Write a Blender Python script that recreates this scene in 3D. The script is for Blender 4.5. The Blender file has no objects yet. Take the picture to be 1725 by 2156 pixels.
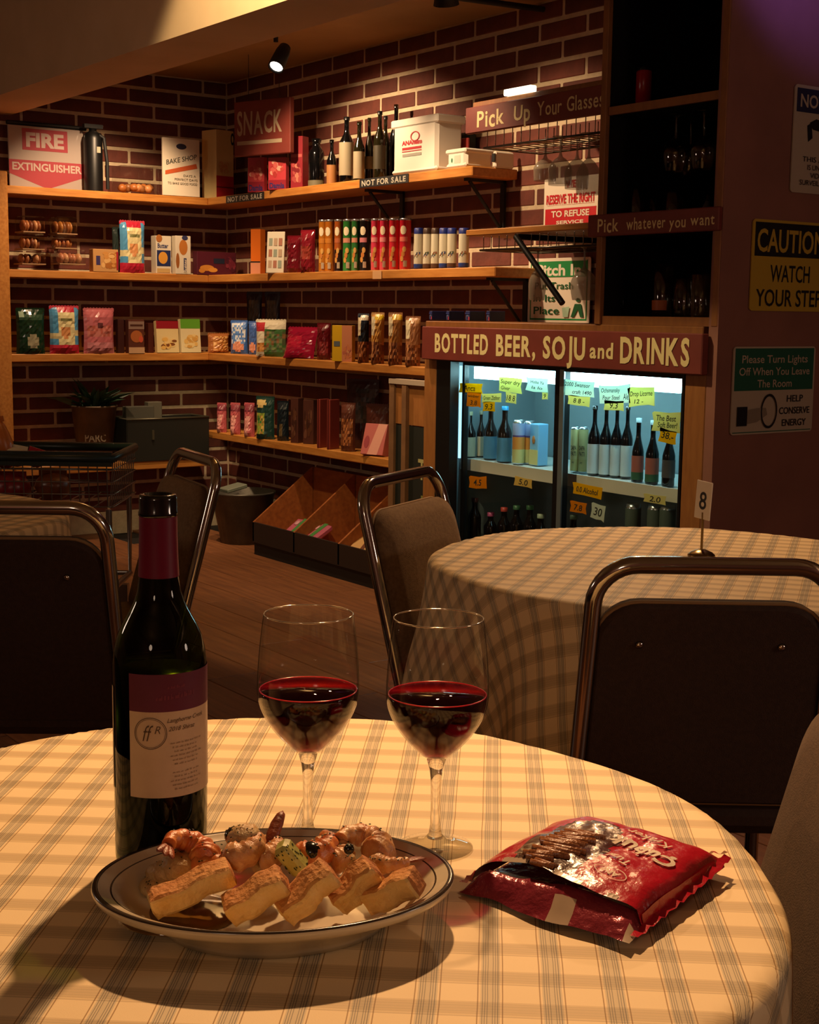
import bpy, math, random
import numpy as np
from mathutils import Vector, Matrix
SC = bpy.context.scene
COL = SC.collection
R = random.Random(7)
PI = math.pi

# ---------------------------------------------------------------- camera
CX, CY = 862.5, 1078.0
FPX, PITCH, ROLL, YAW, CAMH = 3010.5, .13845, -.013375, .9506, 1.198
_cp, _sp = math.cos(PITCH), math.sin(PITCH)
_F = np.array([0, _cp, -_sp]); _R = np.array([1., 0, 0]); _D = np.array([0, -_sp, -_cp])
_c, _s = math.cos(ROLL), math.sin(ROLL)
_R2 = _c*_R + _s*_D; _D2 = -_s*_R + _c*_D
_cy, _sy = math.cos(YAW), math.sin(YAW)
_M = np.array([[_cy, -_sy, 0], [_sy, _cy, 0], [0, 0, 1]])
AF, AR, AD = _M@_F, _M@_R2, _M@_D2            # forward, right, down axes of the camera in room axes
CAM = np.array([0, 0, CAMH])
cam_data = bpy.data.cameras.new('camera')
cam = bpy.data.objects.new('camera', cam_data)
COL.objects.link(cam)
cam_data.sensor_fit = 'HORIZONTAL'; cam_data.sensor_width = 36
cam_data.lens = 36*FPX/1725
cam_data.clip_start = .05
mw = Matrix.Identity(4)
for i in range(3):
    mw[i][0] = AR[i]; mw[i][1] = -AD[i]; mw[i][2] = -AF[i]; mw[i][3] = CAM[i]
cam.matrix_world = mw
SC.camera = cam

# ---------------------------------------------------------------- world, exposure, lights
w = bpy.data.worlds.new('world'); SC.world = w; w.use_nodes = True
bg = w.node_tree.nodes['Background']; bg.inputs[0].default_value = (1, .62, .42, 1); bg.inputs[1].default_value = .03
SC.view_settings.view_transform = 'Standard'; SC.view_settings.look = 'None'
SC.view_settings.gamma = 1; SC.view_settings.use_curve_mapping = False
SC.view_settings.exposure = 0.0
SC.cycles.transparent_max_bounces = 40; SC.cycles.caustics_refractive = False; SC.cycles.caustics_reflective = False

def spot(name, loc, target, power, color, size=60, blend=.5, radius=.03):
    d = bpy.data.lights.new(name, 'SPOT'); d.energy = power; d.color = color
    d.spot_size = math.radians(size); d.spot_blend = blend; d.shadow_soft_size = radius
    o = bpy.data.objects.new(name, d); COL.objects.link(o); o.location = loc
    o.rotation_euler = (Vector(target)-Vector(loc)).to_track_quat('-Z', 'Y').to_euler()
    return o
def point(name, loc, power, color, radius=.05):
    d = bpy.data.lights.new(name, 'POINT'); d.energy = power; d.color = color; d.shadow_soft_size = radius
    o = bpy.data.objects.new(name, d); COL.objects.link(o); o.location = loc
    return o
WARM = (1, .56, .265)
WARM2 = (1, .66, .38)
LIGHTS = [
 ('table_spot', (-1.88, 1.42, 2.28), (-1.02, .62, .75), 188, WARM, 40, .35, .03),
 ('far_table_spot', (-2.9, 2.75, 2.1), (-1.95, 2.0, .75), 85, WARM, 62, .7, .04),
 ('shelf_spot', (-6.25, 2.95, 2.38), (-7.05, 3.05, 1.2), 85, WARM2, 82, .6, .03),
 ('shelf_spot', (-5.55, 2.95, 2.38), (-5.6, 3.8, 1.25), 92, WARM2, 100, .5, .03),
 ('rack_spot', (-4.70, 2.80, 2.38), (-4.35, 3.85, 1.3), 78, WARM2, 72, .6, .03),
 ('beam_spot', (-3.75, 1.8, 2.7), (-3.95, 2.345, 2.25), 120, (1, .74, .38), 84, .2, .03),
 ('stage_spot', (-2.45, 3.15, 2.15), (-3.02, 3.75, 2.42), 20, (.28, .16, 1), 75, 1, .05),
]
for a in LIGHTS:
    spot(*a)

point('side_fill', (.9, 2.6, 1.5), 30, (1, .73, .56), .2)  # unseen fill, added as bounce on the sign wall, beam and ceiling
point('side_fill', (-4.4, -.9, 1.5), 20, (1, .73, .54), .2)  # second unseen fill, added to lift the left wall and cart
point('back_fill', (.8, -1.6, 1.9), 22, (1, .70, .48), .2)  # unseen fill added behind the camera for the sides facing it

# ---------------------------------------------------------------- pixel helpers: a point on a real plane of the room
def ray(x, y): return AF + AR*(x-CX)/FPX + AD*(y-CY)/FPX
def onz(x, y, z): r = ray(x, y); return CAM + r*((z-CAMH)/r[2])
def onx(x, y, X): r = ray(x, y); return CAM + r*(X/r[0])
def ony(x, y, Y): r = ray(x, y); return CAM + r*(Y/r[1])
def atd(x, y, d): return CAM + ray(x, y)*d
def proj(P):
    v = np.asarray(P, float)-CAM; z = v@AF
    return CX+FPX*(v@AR)/z, CY+FPX*(v@AD)/z, z
def solx(px, Y, z):
    a = AR-(px-CX)/FPX*AF; return -(a@(np.array([0, Y, z])-CAM))/a[0]
def soly(px, X, z):
    a = AR-(px-CX)/FPX*AF; return -(a@(np.array([X, 0, z])-CAM))/a[1]
def solz(py, X, Y):
    a = AD-(py-CY)/FPX*AF; return -(a@(np.array([X, Y, 0])-CAM))/a[2]

# ---------------------------------------------------------------- materials
def srgb(c):
    if isinstance(c, str):
        c = c.lstrip('#'); c = [int(c[i:i+2], 16)/255 for i in (0, 2, 4)]
    return tuple((v/12.92 if v <= .04045 else ((v+.055)/1.055)**2.4) for v in c)
_mats = {}
def M(col, rough=.55, metal=0., spec=.5, coat=0., name=None):
    key = (str(col), rough, metal, spec, coat)
    if key in _mats: return _mats[key]
    m = bpy.data.materials.new(name or 'paint'); m.use_nodes = True
    b = m.node_tree.nodes['Principled BSDF']
    b.inputs['Base Color'].default_value = (*srgb(col), 1)
    b.inputs['Roughness'].default_value = rough; b.inputs['Metallic'].default_value = metal
    b.inputs['Specular IOR Level'].default_value = spec; b.inputs['Coat Weight'].default_value = coat
    _mats[key] = m
    return m
def paper(col):
    m = M(col, .7, name='tag_paper') if False else bpy.data.materials.new('tag_paper'); m.use_nodes = True; nt = m.node_tree
    nt.nodes.remove(nt.nodes['Principled BSDF']); d = nt.nodes.new('ShaderNodeBsdfDiffuse'); t = nt.nodes.new('ShaderNodeBsdfTranslucent')
    d.inputs[0].default_value = t.inputs[0].default_value = (*srgb(col), 1); x = nt.nodes.new('ShaderNodeMixShader'); x.inputs[0].default_value = .6
    nt.links.new(d.outputs[0], x.inputs[1]); nt.links.new(t.outputs[0], x.inputs[2]); nt.links.new(x.outputs[0], nt.nodes['Material Output'].inputs[0]); return m
def emis(name, col, strength):
    m = bpy.data.materials.new(name); m.use_nodes = True; nt = m.node_tree
    nt.nodes.remove(nt.nodes['Principled BSDF'])
    e = nt.nodes.new('ShaderNodeEmission'); e.inputs[0].default_value = (*col, 1); e.inputs[1].default_value = strength
    nt.links.new(e.outputs[0], nt.nodes['Material Output'].inputs[0]); return m
def nodes(name):
    m = bpy.data.materials.new(name); m.use_nodes = True
    nt = m.node_tree
    return m, nt, nt.nodes['Principled BSDF']
def noisy(name, c1, c2, scale=8, rough=.6, bump=.15, stretch=(1, 1, 1), detail=6, bscale=None, metal=0, coat=0, spec=.5, rnd=0):
    m, nt, b = nodes(name)
    tc = nt.nodes.new('ShaderNodeTexCoord'); mp = nt.nodes.new('ShaderNodeMapping')
    mp.inputs['Scale'].default_value = stretch
    nt.links.new(tc.outputs['Object'], mp.inputs[0])
    n = nt.nodes.new('ShaderNodeTexNoise'); n.inputs['Scale'].default_value = scale; n.inputs['Detail'].default_value = detail
    nt.links.new(mp.outputs[0], n.inputs['Vector'])
    cr = nt.nodes.new('ShaderNodeValToRGB')
    cr.color_ramp.elements[0].position = .32; cr.color_ramp.elements[0].color = (*srgb(c1), 1)
    cr.color_ramp.elements[1].position = .68; cr.color_ramp.elements[1].color = (*srgb(c2), 1)
    nt.links.new(n.outputs['Fac'], cr.inputs[0])
    src = cr.outputs[0]
    if rnd:
        oi = nt.nodes.new('ShaderNodeObjectInfo'); mr = nt.nodes.new('ShaderNodeMapRange')
        mr.inputs['To Min'].default_value = 1-rnd; mr.inputs['To Max'].default_value = 1+rnd
        nt.links.new(oi.outputs['Random'], mr.inputs['Value'])
        hs = nt.nodes.new('ShaderNodeHueSaturation'); nt.links.new(mr.outputs[0], hs.inputs['Value'])
        nt.links.new(src, hs.inputs['Color']); src = hs.outputs[0]
    nt.links.new(src, b.inputs['Base Color'])
    b.inputs['Roughness'].default_value = rough; b.inputs['Metallic'].default_value = metal
    b.inputs['Coat Weight'].default_value = coat; b.inputs['Specular IOR Level'].default_value = spec
    if bump:
        n2 = nt.nodes.new('ShaderNodeTexNoise'); n2.inputs['Scale'].default_value = bscale or scale*4
        n2.inputs['Detail'].default_value = 5
        nt.links.new(mp.outputs[0], n2.inputs['Vector'])
        bp = nt.nodes.new('ShaderNodeBump'); bp.inputs['Strength'].default_value = bump; bp.inputs['Distance'].default_value = .01
        nt.links.new(n2.outputs['Fac'], bp.inputs['Height']); nt.links.new(bp.outputs[0], b.inputs['Normal'])
    return m
def schlick(nt, ior, gain=1.):
    # reflectance of a glass surface, the same seen from either side
    f0 = ((ior-1)/(ior+1))**2*gain
    lw = nt.nodes.new('ShaderNodeLayerWeight'); lw.inputs['Blend'].default_value = .5
    pw = nt.nodes.new('ShaderNodeMath'); pw.operation = 'POWER'; pw.inputs[1].default_value = 4.5; nt.links.new(lw.outputs['Facing'], pw.inputs[0])
    mu = nt.nodes.new('ShaderNodeMath'); mu.operation = 'MULTIPLY_ADD'; mu.inputs[1].default_value = 1-f0; mu.inputs[2].default_value = f0; mu.use_clamp = True
    nt.links.new(pw.outputs[0], mu.inputs[0]); return mu
def thin_glass(name, tint=(1, 1, 1), ior=1.5, rough=.02, gain=1.0):
    # thin sheet of glass: clear where seen straight on, mirror-like where seen at a grazing angle
    m = bpy.data.materials.new(name); m.use_nodes = True; nt = m.node_tree
    nt.nodes.remove(nt.nodes['Principled BSDF'])
    t = nt.nodes.new('ShaderNodeBsdfTransparent'); t.inputs[0].default_value = (*tint, 1)
    g = nt.nodes.new('ShaderNodeBsdfGlossy'); g.inputs['Roughness'].default_value = rough
    mu = schlick(nt, ior, gain)
    x = nt.nodes.new('ShaderNodeMixShader')
    nt.links.new(mu.outputs[0], x.inputs[0]); nt.links.new(t.outputs[0], x.inputs[1]); nt.links.new(g.outputs[0], x.inputs[2])
    nt.links.new(x.outputs[0], nt.nodes['Material Output'].inputs[0]); return m
GLASS = thin_glass('clear_glass', (.95, .95, .93), 1.45)
GLASS_S = thin_glass('clear_stem_glass', (.86, .85, .82), 1.55, gain=1.3)
PANE = thin_glass('door_glass', (.93, .97, .97), 1.35)
CHROME = M('#b8b6b0', .12, 1., name='chrome')
STEEL = M('#8a8780', .3, 1., name='steel')
WIRE = M('#4a4844', .3, 1., name='dark_wire')
BLACK = M('#0c0c0d', .4, name='black_paint')
BLACKM = M('#141415', .6, name='matt_black')
WHITE = M('#e8e2d4', .5, name='white_plastic')
WOOD = noisy('shelf_pine', '#b0702e', '#c98a42', 5, .45, .06, (1.5, 14, 14))
WOODY = noisy('shelf_pine_crosswise', '#b0702e', '#c98a42', 5, .45, .06, (14, 1.5, 14))
BOXWOOD = noisy('orange_plywood', '#8f4f26', '#a8622f', 6, .55, .06, (3, 8, 8))
MAROON = noisy('maroon_board_paint', '#6d2c24', '#7a3329', 9, .55, .05)
CREAM = M('#e3cf94', .6, name='cream_paint')
FRAMEW = noisy('brown_cabinet_edge', '#84522c', '#96602f', 8, .5, .05, (6, 6, 2))
BRICK = noisy('red_brick', '#4f261c', '#6c3427', 9, .8, .3, rnd=.22)
MORTAR = noisy('pale_mortar', '#b8a68a', '#cab898', 30, .95, .3)

# ---------------------------------------------------------------- mesh builder
_tcache = {}
def glyphs(s, bold=0., shear=0., space=1.):
    key = (s, bold, shear, space)
    if key in _tcache: return _tcache[key]
    cu = bpy.data.curves.new('t', 'FONT'); cu.body = s; cu.size = 1; cu.offset = bold; cu.shear = shear
    cu.resolution_u = 3; cu.align_x = 'LEFT'; cu.space_character = space; cu.fill_mode = 'FRONT'
    o = bpy.data.objects.new('t', cu); COL.objects.link(o)
    dg = bpy.context.evaluated_depsgraph_get(); dg.update()
    me = bpy.data.meshes.new_from_object(o.evaluated_get(dg))
    vs = [tuple(v.co)[:2] for v in me.vertices]; fs = [tuple(p.vertices) for p in me.polygons]
    bpy.data.objects.remove(o); bpy.data.curves.remove(cu); bpy.data.meshes.remove(me)
    xs = [v[0] for v in vs] or [0, 1]; ys = [v[1] for v in vs] or [0, 1]
    x0, x1 = min(xs), max(xs); y0, y1 = min(ys), max(ys)
    _tcache[key] = (vs, fs, x0, x1, y0, y1)
    return _tcache[key]
class MB:
    def __init__(s): s.v = []; s.f = []; s.m = []; s.sm = []
    def add(s, vs, fs, m, smooth=False):
        n = len(s.v); s.v += [tuple(map(float, v)) for v in vs]
        for f in fs: s.f.append(tuple(n+i for i in f)); s.m.append(m); s.sm.append(smooth)
        return n
    def box(s, c, d, m, rot=None, b=0., taper=None):
        x, y, z = d[0]/2, d[1]/2, d[2]/2
        c = Vector(c); rot = rot or Matrix.Identity(3)
        if b <= 0:
            P = [(i*x*(taper if taper and k > 0 else 1), j*y*(taper if taper and k > 0 else 1), k*z) for k in (-1, 1) for j in (-1, 1) for i in (-1, 1)]
            F = [(0, 2, 3, 1), (4, 5, 7, 6), (0, 1, 5, 4), (2, 6, 7, 3), (0, 4, 6, 2), (1, 3, 7, 5)]
            s.add([c+rot@Vector(p) for p in P], F, m); return
        P = []; idx = {}
        for k in (-1, 1):
            for j in (-1, 1):
                for i in (-1, 1):
                    for a in range(3):
                        q = [i*(x-b), j*(y-b), k*(z-b)]; q[a] = (i*x, j*y, k*z)[a]
                        idx[(i, j, k, a)] = len(P); P.append(c+rot@Vector(q))
        F = []
        def fc(l, nrm):
            pts = [P[i]-c for i in l]; n = (pts[1]-pts[0]).cross(pts[2]-pts[0])
            if n.dot(rot@Vector(nrm)) < 0: l = l[::-1]
            F.append(tuple(l))
        for a in range(3):
            o1, o2 = [q for q in range(3) if q != a]
            for sg in (-1, 1):
                l = []
                for (p, q) in ((-1, -1), (1, -1), (1, 1), (-1, 1)):
                    e = [0, 0, 0]; e[a] = sg; e[o1] = p; e[o2] = q; l.append(idx[(*e, a)])
                n = [0, 0, 0]; n[a] = sg; fc(l, n)
            for p in (-1, 1):
                for q in (-1, 1):
                    e1 = [0]*3; e1[a] = -1; e1[o1] = p; e1[o2] = q; e2 = list(e1); e2[a] = 1
                    n = [0]*3; n[o1] = p; n[o2] = q
                    fc([idx[(*e1, o1)], idx[(*e2, o1)], idx[(*e2, o2)], idx[(*e1, o2)]], n)
        for k in (-1, 1):
            for j in (-1, 1):
                for i in (-1, 1):
                    fc([idx[(i, j, k, 0)], idx[(i, j, k, 1)], idx[(i, j, k, 2)]], (i, j, k))
        s.add(P, F, m)
    def lathe(s, prof, n, m, c=(0, 0, 0), a0=0., a1=2*PI, smooth=True, sx=1., sy=1., ms=None):
        full = abs(a1-a0-2*PI) < 1e-6; k = n if full else n+1
        vs = []
        for (r, z) in prof:
            for i in range(k):
                a = a0+(a1-a0)*i/n; vs.append((c[0]+r*math.cos(a)*sx, c[1]+r*math.sin(a)*sy, c[2]+z))
        b = len(s.v); s.v += vs
        for j in range(len(prof)-1):
            for i in range(n):
                i2 = (i+1) % k if full else i+1
                s.f.append((b+j*k+i, b+j*k+i2, b+(j+1)*k+i2, b+(j+1)*k+i)); s.m.append(ms[j] if ms else m); s.sm.append(smooth)
    def tube(s, pts, r, m, n=8, close=False, caps=True):
        pts = [Vector(p) for p in pts]; L = len(pts)
        rr = r if isinstance(r, (list, tuple)) else [r]*L
        up = None; rings = []
        for i in range(L):
            if close: t = pts[(i+1) % L]-pts[i-1]
            else: t = pts[min(i+1, L-1)]-pts[max(i-1, 0)]
            t.normalize()
            if up is None:
                up = Vector((0, 0, 1)) if abs(t.z) < .9 else Vector((1, 0, 0))
            u = (up-t*up.dot(t)).normalized(); up = u; w_ = t.cross(u)
            rings.append([pts[i]+(u*math.cos(2*PI*k/n)+w_*math.sin(2*PI*k/n))*rr[i] for k in range(n)])
        vs = [v for rg in rings for v in rg]; fs = []
        for i in range(L if close else L-1):
            j = (i+1) % L
            for k in range(n):
                fs.append((i*n+k, i*n+(k+1) % n, j*n+(k+1) % n, j*n+k))
        s.add(vs, fs, m, True)
        if caps and not close:
            s.add(rings[0], [tuple(range(n))[::-1]], m); s.add(rings[-1], [tuple(range(n))], m)
    def ell(s, c, rad, m, nu=12, nv=8, rot=None, noise=0., seed=0):
        rr = random.Random(seed); rot = rot or Matrix.Identity(3); vs = []; fs = []
        for j in range(nv+1):
            th = PI*j/nv
            for i in range(nu):
                ph = 2*PI*i/nu; q = 1+noise*(rr.random()-.5) if 0 < j < nv else 1
                vs.append(Vector(c)+rot@Vector((rad[0]*math.sin(th)*math.cos(ph)*q, rad[1]*math.sin(th)*math.sin(ph)*q, rad[2]*math.cos(th)*q)))
        for j in range(nv):
            for i in range(nu): fs.append((j*nu+i, (j+1)*nu+i, (j+1)*nu+(i+1) % nu, j*nu+(i+1) % nu))
        s.add(vs, fs, m, True)
    def poly(s, pts, m): s.add(pts, [tuple(range(len(pts)))], m)
    def prism(s, pts, d, m):   # pts 3-D loop, extruded by vector d
        n = len(pts); P = [Vector(p) for p in pts]; D_ = Vector(d)
        s.add(P+[p+D_ for p in P], [tuple(range(n))[::-1], tuple(range(n, 2*n))]+[(i, (i+1) % n, n+(i+1) % n, n+i) for i in range(n)], m)
    def text(s, t, fn, h, m, w=None, bold=0., shear=0., space=1., jit=0.):
        # letters on the plane given by fn(x, y) -> point ; centred on 0,0 ; cap height h ; width w
        if jit and len(t) > 1:      # hand painted: letter by letter
            rr = random.Random(hash(t) % 97 if False else len(t)*7+1)
            xs = 0; parts = []
            for ch in t:
                if ch == ' ': xs += .32; continue
                g = glyphs(ch, bold, shear); dx = g[3]-g[2]
                parts.append((g, xs)); xs += dx+.10
            tot = xs-.10; k = h/.72; sx = (w/tot) if w else k
            for g, x0 in parts:
                a = rr.uniform(-jit, jit)*.5; sc = 1+rr.uniform(-jit, jit); dy = rr.uniform(-jit, jit)*.12
                vs = []
                for (x, y) in g[0]:
                    X = (x-g[2]); Y = (y-.36)*sc+dy
                    X, Y = X+Y*a, Y
                    vs.append(fn((x0+X-tot/2)*sx, Y*k))
                s.add(vs, g[1], m)
            return
        vs, fs, x0, x1, y0, y1 = glyphs(t, bold, shear, space)
        k = h/.72; sx = w/(x1-x0) if w else k
        s.add([fn((x-(x0+x1)/2)*sx, (y-.36)*k) for x, y in vs], fs, m)
    def build(s, name, parent=None, loc=None, rz=None, rot=None):
        me = bpy.data.meshes.new(name); me.from_pydata(s.v, [], s.f)
        ms = []
        for x in s.m:
            if x not in ms: ms.append(x)
        for x in ms: me.materials.append(x)
        di = {id(x): i for i, x in enumerate(ms)}
        me.polygons.foreach_set('material_index', [di[id(x)] for x in s.m])
        me.polygons.foreach_set('use_smooth', s.sm); me.update()
        o = bpy.data.objects.new(name, me); COL.objects.link(o)
        if parent: o.parent = parent
        if loc is not None: o.location = tuple(map(float, loc))
        if rz is not None: o.rotation_euler = (0, 0, rz)
        if rot is not None: o.rotation_euler = rot
        return o
def tag(o, label, cat, group=None):
    o['label'] = label; o['category'] = cat
    if group: o['group'] = group
    return o
def struct(o): o['kind'] = 'structure'; return o
def stuff(o): o['kind'] = 'stuff'; return o
def empty(name, loc, rz=0.):
    o = bpy.data.objects.new(name, None); COL.objects.link(o); o.location = tuple(map(float, loc)); o.rotation_euler = (0, 0, rz)
    o.empty_display_size = .05
    return o
def copytree(o, parent=None):
    c = o.copy(); COL.objects.link(c); c.parent = parent
    for ch in list(o.children): copytree(ch, c)
    return c
def inst(name, mesh_obj, parent, loc, scale=None, rot=None):
    o = bpy.data.objects.new(name, mesh_obj.data); COL.objects.link(o); o.parent = parent
    o.location = loc
    if scale: o.scale = scale
    if rot: o.rotation_euler = rot
    return o
def one(name, fn, *a, parent=None, loc=None, rz=None, rot=None):   # a mesh from one builder call
    b = MB(); getattr(b, fn)(*a); return b.build(name, parent, loc, rz, rot)

# ================================================================ THE SETTING
XW, YW, YF = -7.163, 3.85, 3.30          # left brick wall, back brick wall, front plane of the cooler housing
XS = -3.02                               # face of the brown sign wall
ZC, ZN = 2.43, 2.80
WALLP = noisy('brown_wall_paint', '#85584a', '#936252', 5, .75, .12)
CEILP = noisy('beige_ceiling_paint', '#a88a62', '#b3946b', 4, .85, .08)
BEAMP = noisy('beam_paint', '#cfae88', '#dab994', 4, .8, .06)
FLOORM = noisy('brown_floor_board', '#6a4128', '#885632', 3, .5, .06, (1.2, 14, 1), rnd=.16)
GAP = M('#120a06', .9)

floor = struct(one('floor', 'box', (-2.5, 1.3, -.06), (9.6, 8.2, .1), GAP))
pb = MB(); pb.box((0, 0, 0), (1.196, .186, .012), FLOORM, b=.0015); plank0 = pb.build('floor_board', floor, (-100, 0, 0)); 
first = True; row = 0; y = -.45
while y < 5.2:
    x = -7.1 + (row*.43) % 1.2 - .6
    while y > 3.8 and x < -3.1: x += 1.2
    while x < 1.0:
        xx = x; 
        if first: plank0.location = (xx+.6, y, -.004); first = False
        else: inst('floor_board', plank0, floor, (xx+.6, y, -.004))
        x += 1.2
    y += .19; row += 1

struct(one('baseboard_back', 'box', (-5.9, YW-.012, .06), (2.5, .022, .12), M('#1c1410', .8)))
wl = struct(one('wall_left', 'box', (XW-.06, .6, 1.35), (.12, 6.7, 2.9), MORTAR))
wb = struct(one('wall_back', 'box', ((XW+XS)/2-.02, YW+.06, 1.2), (XS-XW-.04, .12, 2.6), MORTAR))
bb = MB(); bb.box((0, 0, 0), (.268, .014, .064), BRICK, b=.004); brick0 = bb.build('brick', wb, (0, 0, -50))
def course(k): return .787+.0802*k
nright = 0; rest = MB()
for k in range(20, -9, -1):
    z = course(k)
    if z+.03 > ZC: continue
    x = -5.522 + (0 if k % 2 == 0 else .1408)
    xs = [x+.2815*n for n in range(-8, 9)]
    for x0 in xs:
        a, b_ = max(x0, XW), min(x0+.2815, -3.45)
        if b_-a < .03: continue
        if a > -4.5 and z < 1.05: continue
        if (a+b_)/2 > -3.6 or (k < -4 and a > -5.2): continue
        nright += 1
        if nright > 296: rest.box(((a+b_)/2, YW+.0035, z), (b_-a-.0135, .014, .064), BRICK, None, .004); continue
        inst('brick', brick0, wb, ((a+b_)/2, YW+.0035, z), ((b_-a-.0135)/.268, 1, 1))
    y = 2.83 + (0 if k % 2 == 0 else .1455)
    for n in range(-5, 5):
        a, b_ = max(y+.291*n, 1.8), min(y+.291*(n+1), YW)
        if b_-a < .03: continue
        inst('brick', brick0, wl, (XW-.0035, (a+b_)/2, z), ((b_-a-.0135)/.268, 1, 1), (0, 0, PI/2))
bpy.data.objects.remove(brick0)
if rest.v: stuff(rest.build('low_bricks', wb))
struct(one('wall_right', 'box', (XS-.02, (YF+5.3)/2, 1.3), (.038, 5.3-YF, 2.6), WALLP))
struct(one('wall_far', 'box', (-.4, 5.35, 1.4), (5.3, .1, 2.9), WALLP))
struct(one('wall_near', 'box', (-2.5, -2.7, 1.4), (9.6, .1, 2.9), WALLP))
struct(one('wall_side', 'box', (2.25, 1.3, 1.4), (.1, 8.2, 2.9), WALLP))
struct(one('ceiling', 'box', ((XW+2.3)/2, 3.95, ZC+.06), (2.3-XW, 2.75, .12), CEILP))
struct(one('ceiling_front', 'box', ((XW+2.3)/2, -.15, ZN+.05), (2.3-XW, 5.1, .1), CEILP))
beam = struct(one('trim_1', 'box', ((XW+2.3)/2, 2.485, (2.15+ZN)/2), (2.3-XW, .28, ZN-2.15), BEAMP))

# ---- wall shelves
def shelf(name, x0, x1, y0, y1, ztop, th, m, label, brackets=(), bdir='y'):
    o = one(name, 'box', ((x0+x1)/2, (y0+y1)/2, ztop-th/2), (x1-x0, y1-y0, th), m, None, .004)
    for q in brackets:
        b = MB(); L = .19
        if bdir == 'y':
            b.box((q, YW-.022, ztop-th-.11), (.025, .012, .22), BLACKM); b.box((q, YW-.12, ztop-th-.006), (.025, .2, .012), BLACKM)
            b.tube([(q, YW-.03, ztop-th-.2), (q, YW-.2, ztop-th-.012)], .008, BLACKM, 6)
        else:
            b.box((XW+.022, q, ztop-th-.11), (.012, .025, .22), BLACKM); b.box((XW+.12, q, ztop-th-.006), (.2, .025, .012), BLACKM)
            b.tube([(XW+.03, q, ztop-th-.2), (XW+.2, q, ztop-th-.012)], .008, BLACKM, 6)
        b.build('bracket', o)
    tag(o, label, 'shelf', 'pine wall shelves round the brick corner'); return o
WG = YW-.012; WGL = XW+.012
S = {}                                     # shelf: front coordinate, top height
S['R1'] = 1.785; S['R2'] = 1.383; S['R3'] = .970; S['R4'] = .552
S['L1'] = 1.800; S['L2'] = 1.400; S['L3'] = .985; S['L5'] = .412
shelf('wall_shelf', WGL, -4.64, 3.6, WG, 1.785, .04, WOOD, 'top pine shelf on the back brick wall holding bottles and white tubs', (-5.45, -4.72))
shelf('wall_shelf', WGL, -4.48, 3.6, WG, 1.383, .04, WOOD, 'pine shelf on the back brick wall carrying the colourful crisp tubes', (-4.56,))
shelf('wall_shelf', WGL, -4.56, 3.6, WG, .970, .04, WOOD, 'pine shelf on the back brick wall ending at the bottled beer sign')
shelf('wall_shelf', -6.96, -5.15, 3.6, WG, .552, .04, WOOD, 'lowest pine shelf on the back wall with pink packs and brown boxes')
shelf('wall_shelf', WGL, -6.913, 2.46, 3.6, 1.785, .04, WOODY, 'top pine shelf on the left brick wall under the fire sign', (), 'x')
shelf('wall_shelf', WGL, -6.913, 2.46, 3.6, 1.383, .04, WOODY, 'middle pine shelf on the left brick wall holding the white butter cookie box', (), 'x')
shelf('wall_shelf', WGL, -6.913, 2.46, 3.6, .970, .04, WOODY, 'pine shelf on the left brick wall holding the pink and striped bags', (), 'x')
shelf('wall_shelf', WGL, -6.86, 2.5, 3.56, .412, .045, WOODY, 'low brown plank on the left wall under the dark crate', (), 'x')
for k in ('L1', 'L2', 'L3'): S[k] = {'L1': 1.785, 'L2': 1.383, 'L3': .970}[k]
po = one('shelf_post', 'box', (-7.02, soly(8, -6.9, 1.2), .93), (.24, .07, 1.84), WOOD, None, .004)
tag(po, 'tall pine upright at the left end of the wall shelves', 'shelf post')

# ================================================================ COOLER HOUSING, SIGN, CABINET
HX0, HX1 = solx(893, YF, .9), solx(1484, YF, .9)
hs = empty('cooler_housing', ((HX0+HX1)/2, YF, 0)); tag(hs, 'brown wooden housing built round the lit drinks cooler', 'housing')
mx = (HX0+HX1)/2
px1, px2 = solx(918, YF, .9), solx(1440, YF, .9)
FRW = noisy('orange_brown_post', '#8f5a2c', '#9d6734', 8, .5, .05, (8, 8, 1.5))
for a, b_ in ((HX0, px1), (px2, HX1)):
    one('post', 'box', ((a+b_)/2-mx, .03, .56), (b_-a, .06, 1.12), FRW, None, .003, parent=hs)
one('top_board', 'box', (-.012, .268, 1.155), (HX1-HX0-.022, .53, .025), FRAMEW, None, .003, parent=hs)
one('side_board', 'box', (HX0+.01-mx, .3, .56), (.018, .48, 1.12), FRW, parent=hs)

def plate_sign(name, w, h, th, base, arts, label, loc, rz=0., cat='sign', border=None, corner=.0, hang=None, edge=None):
    # board with its face at local y = 0, looking along -y ; origin at its centre
    b = MB()
    if corner:
        pts = []
        for cxx, cz, a0 in ((w/2-corner, h/2-corner, 0), (-w/2+corner, h/2-corner, PI/2), (-w/2+corner, -h/2+corner, PI), (w/2-corner, -h/2+corner, 1.5*PI)):
            for i in range(5): a = a0+i*PI/8; pts.append((cxx+corner*math.cos(a), 0, cz+corner*math.sin(a)))
        b.prism(pts[::-1], (0, th, 0), base)
    else: b.box((0, th/2, 0), (w, th, h), base, None, min(.003, th/3))
    o = b.build(name, None, loc, rz)
    tag(o, label, cat)
    if arts:
        a = MB(); 
        for i, it in enumerate(arts): draw(a, it, w, h, lambda x, z, i=i: (x, -.0006-.0004*i, z))
        a.build('print', o)
    return o
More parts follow.
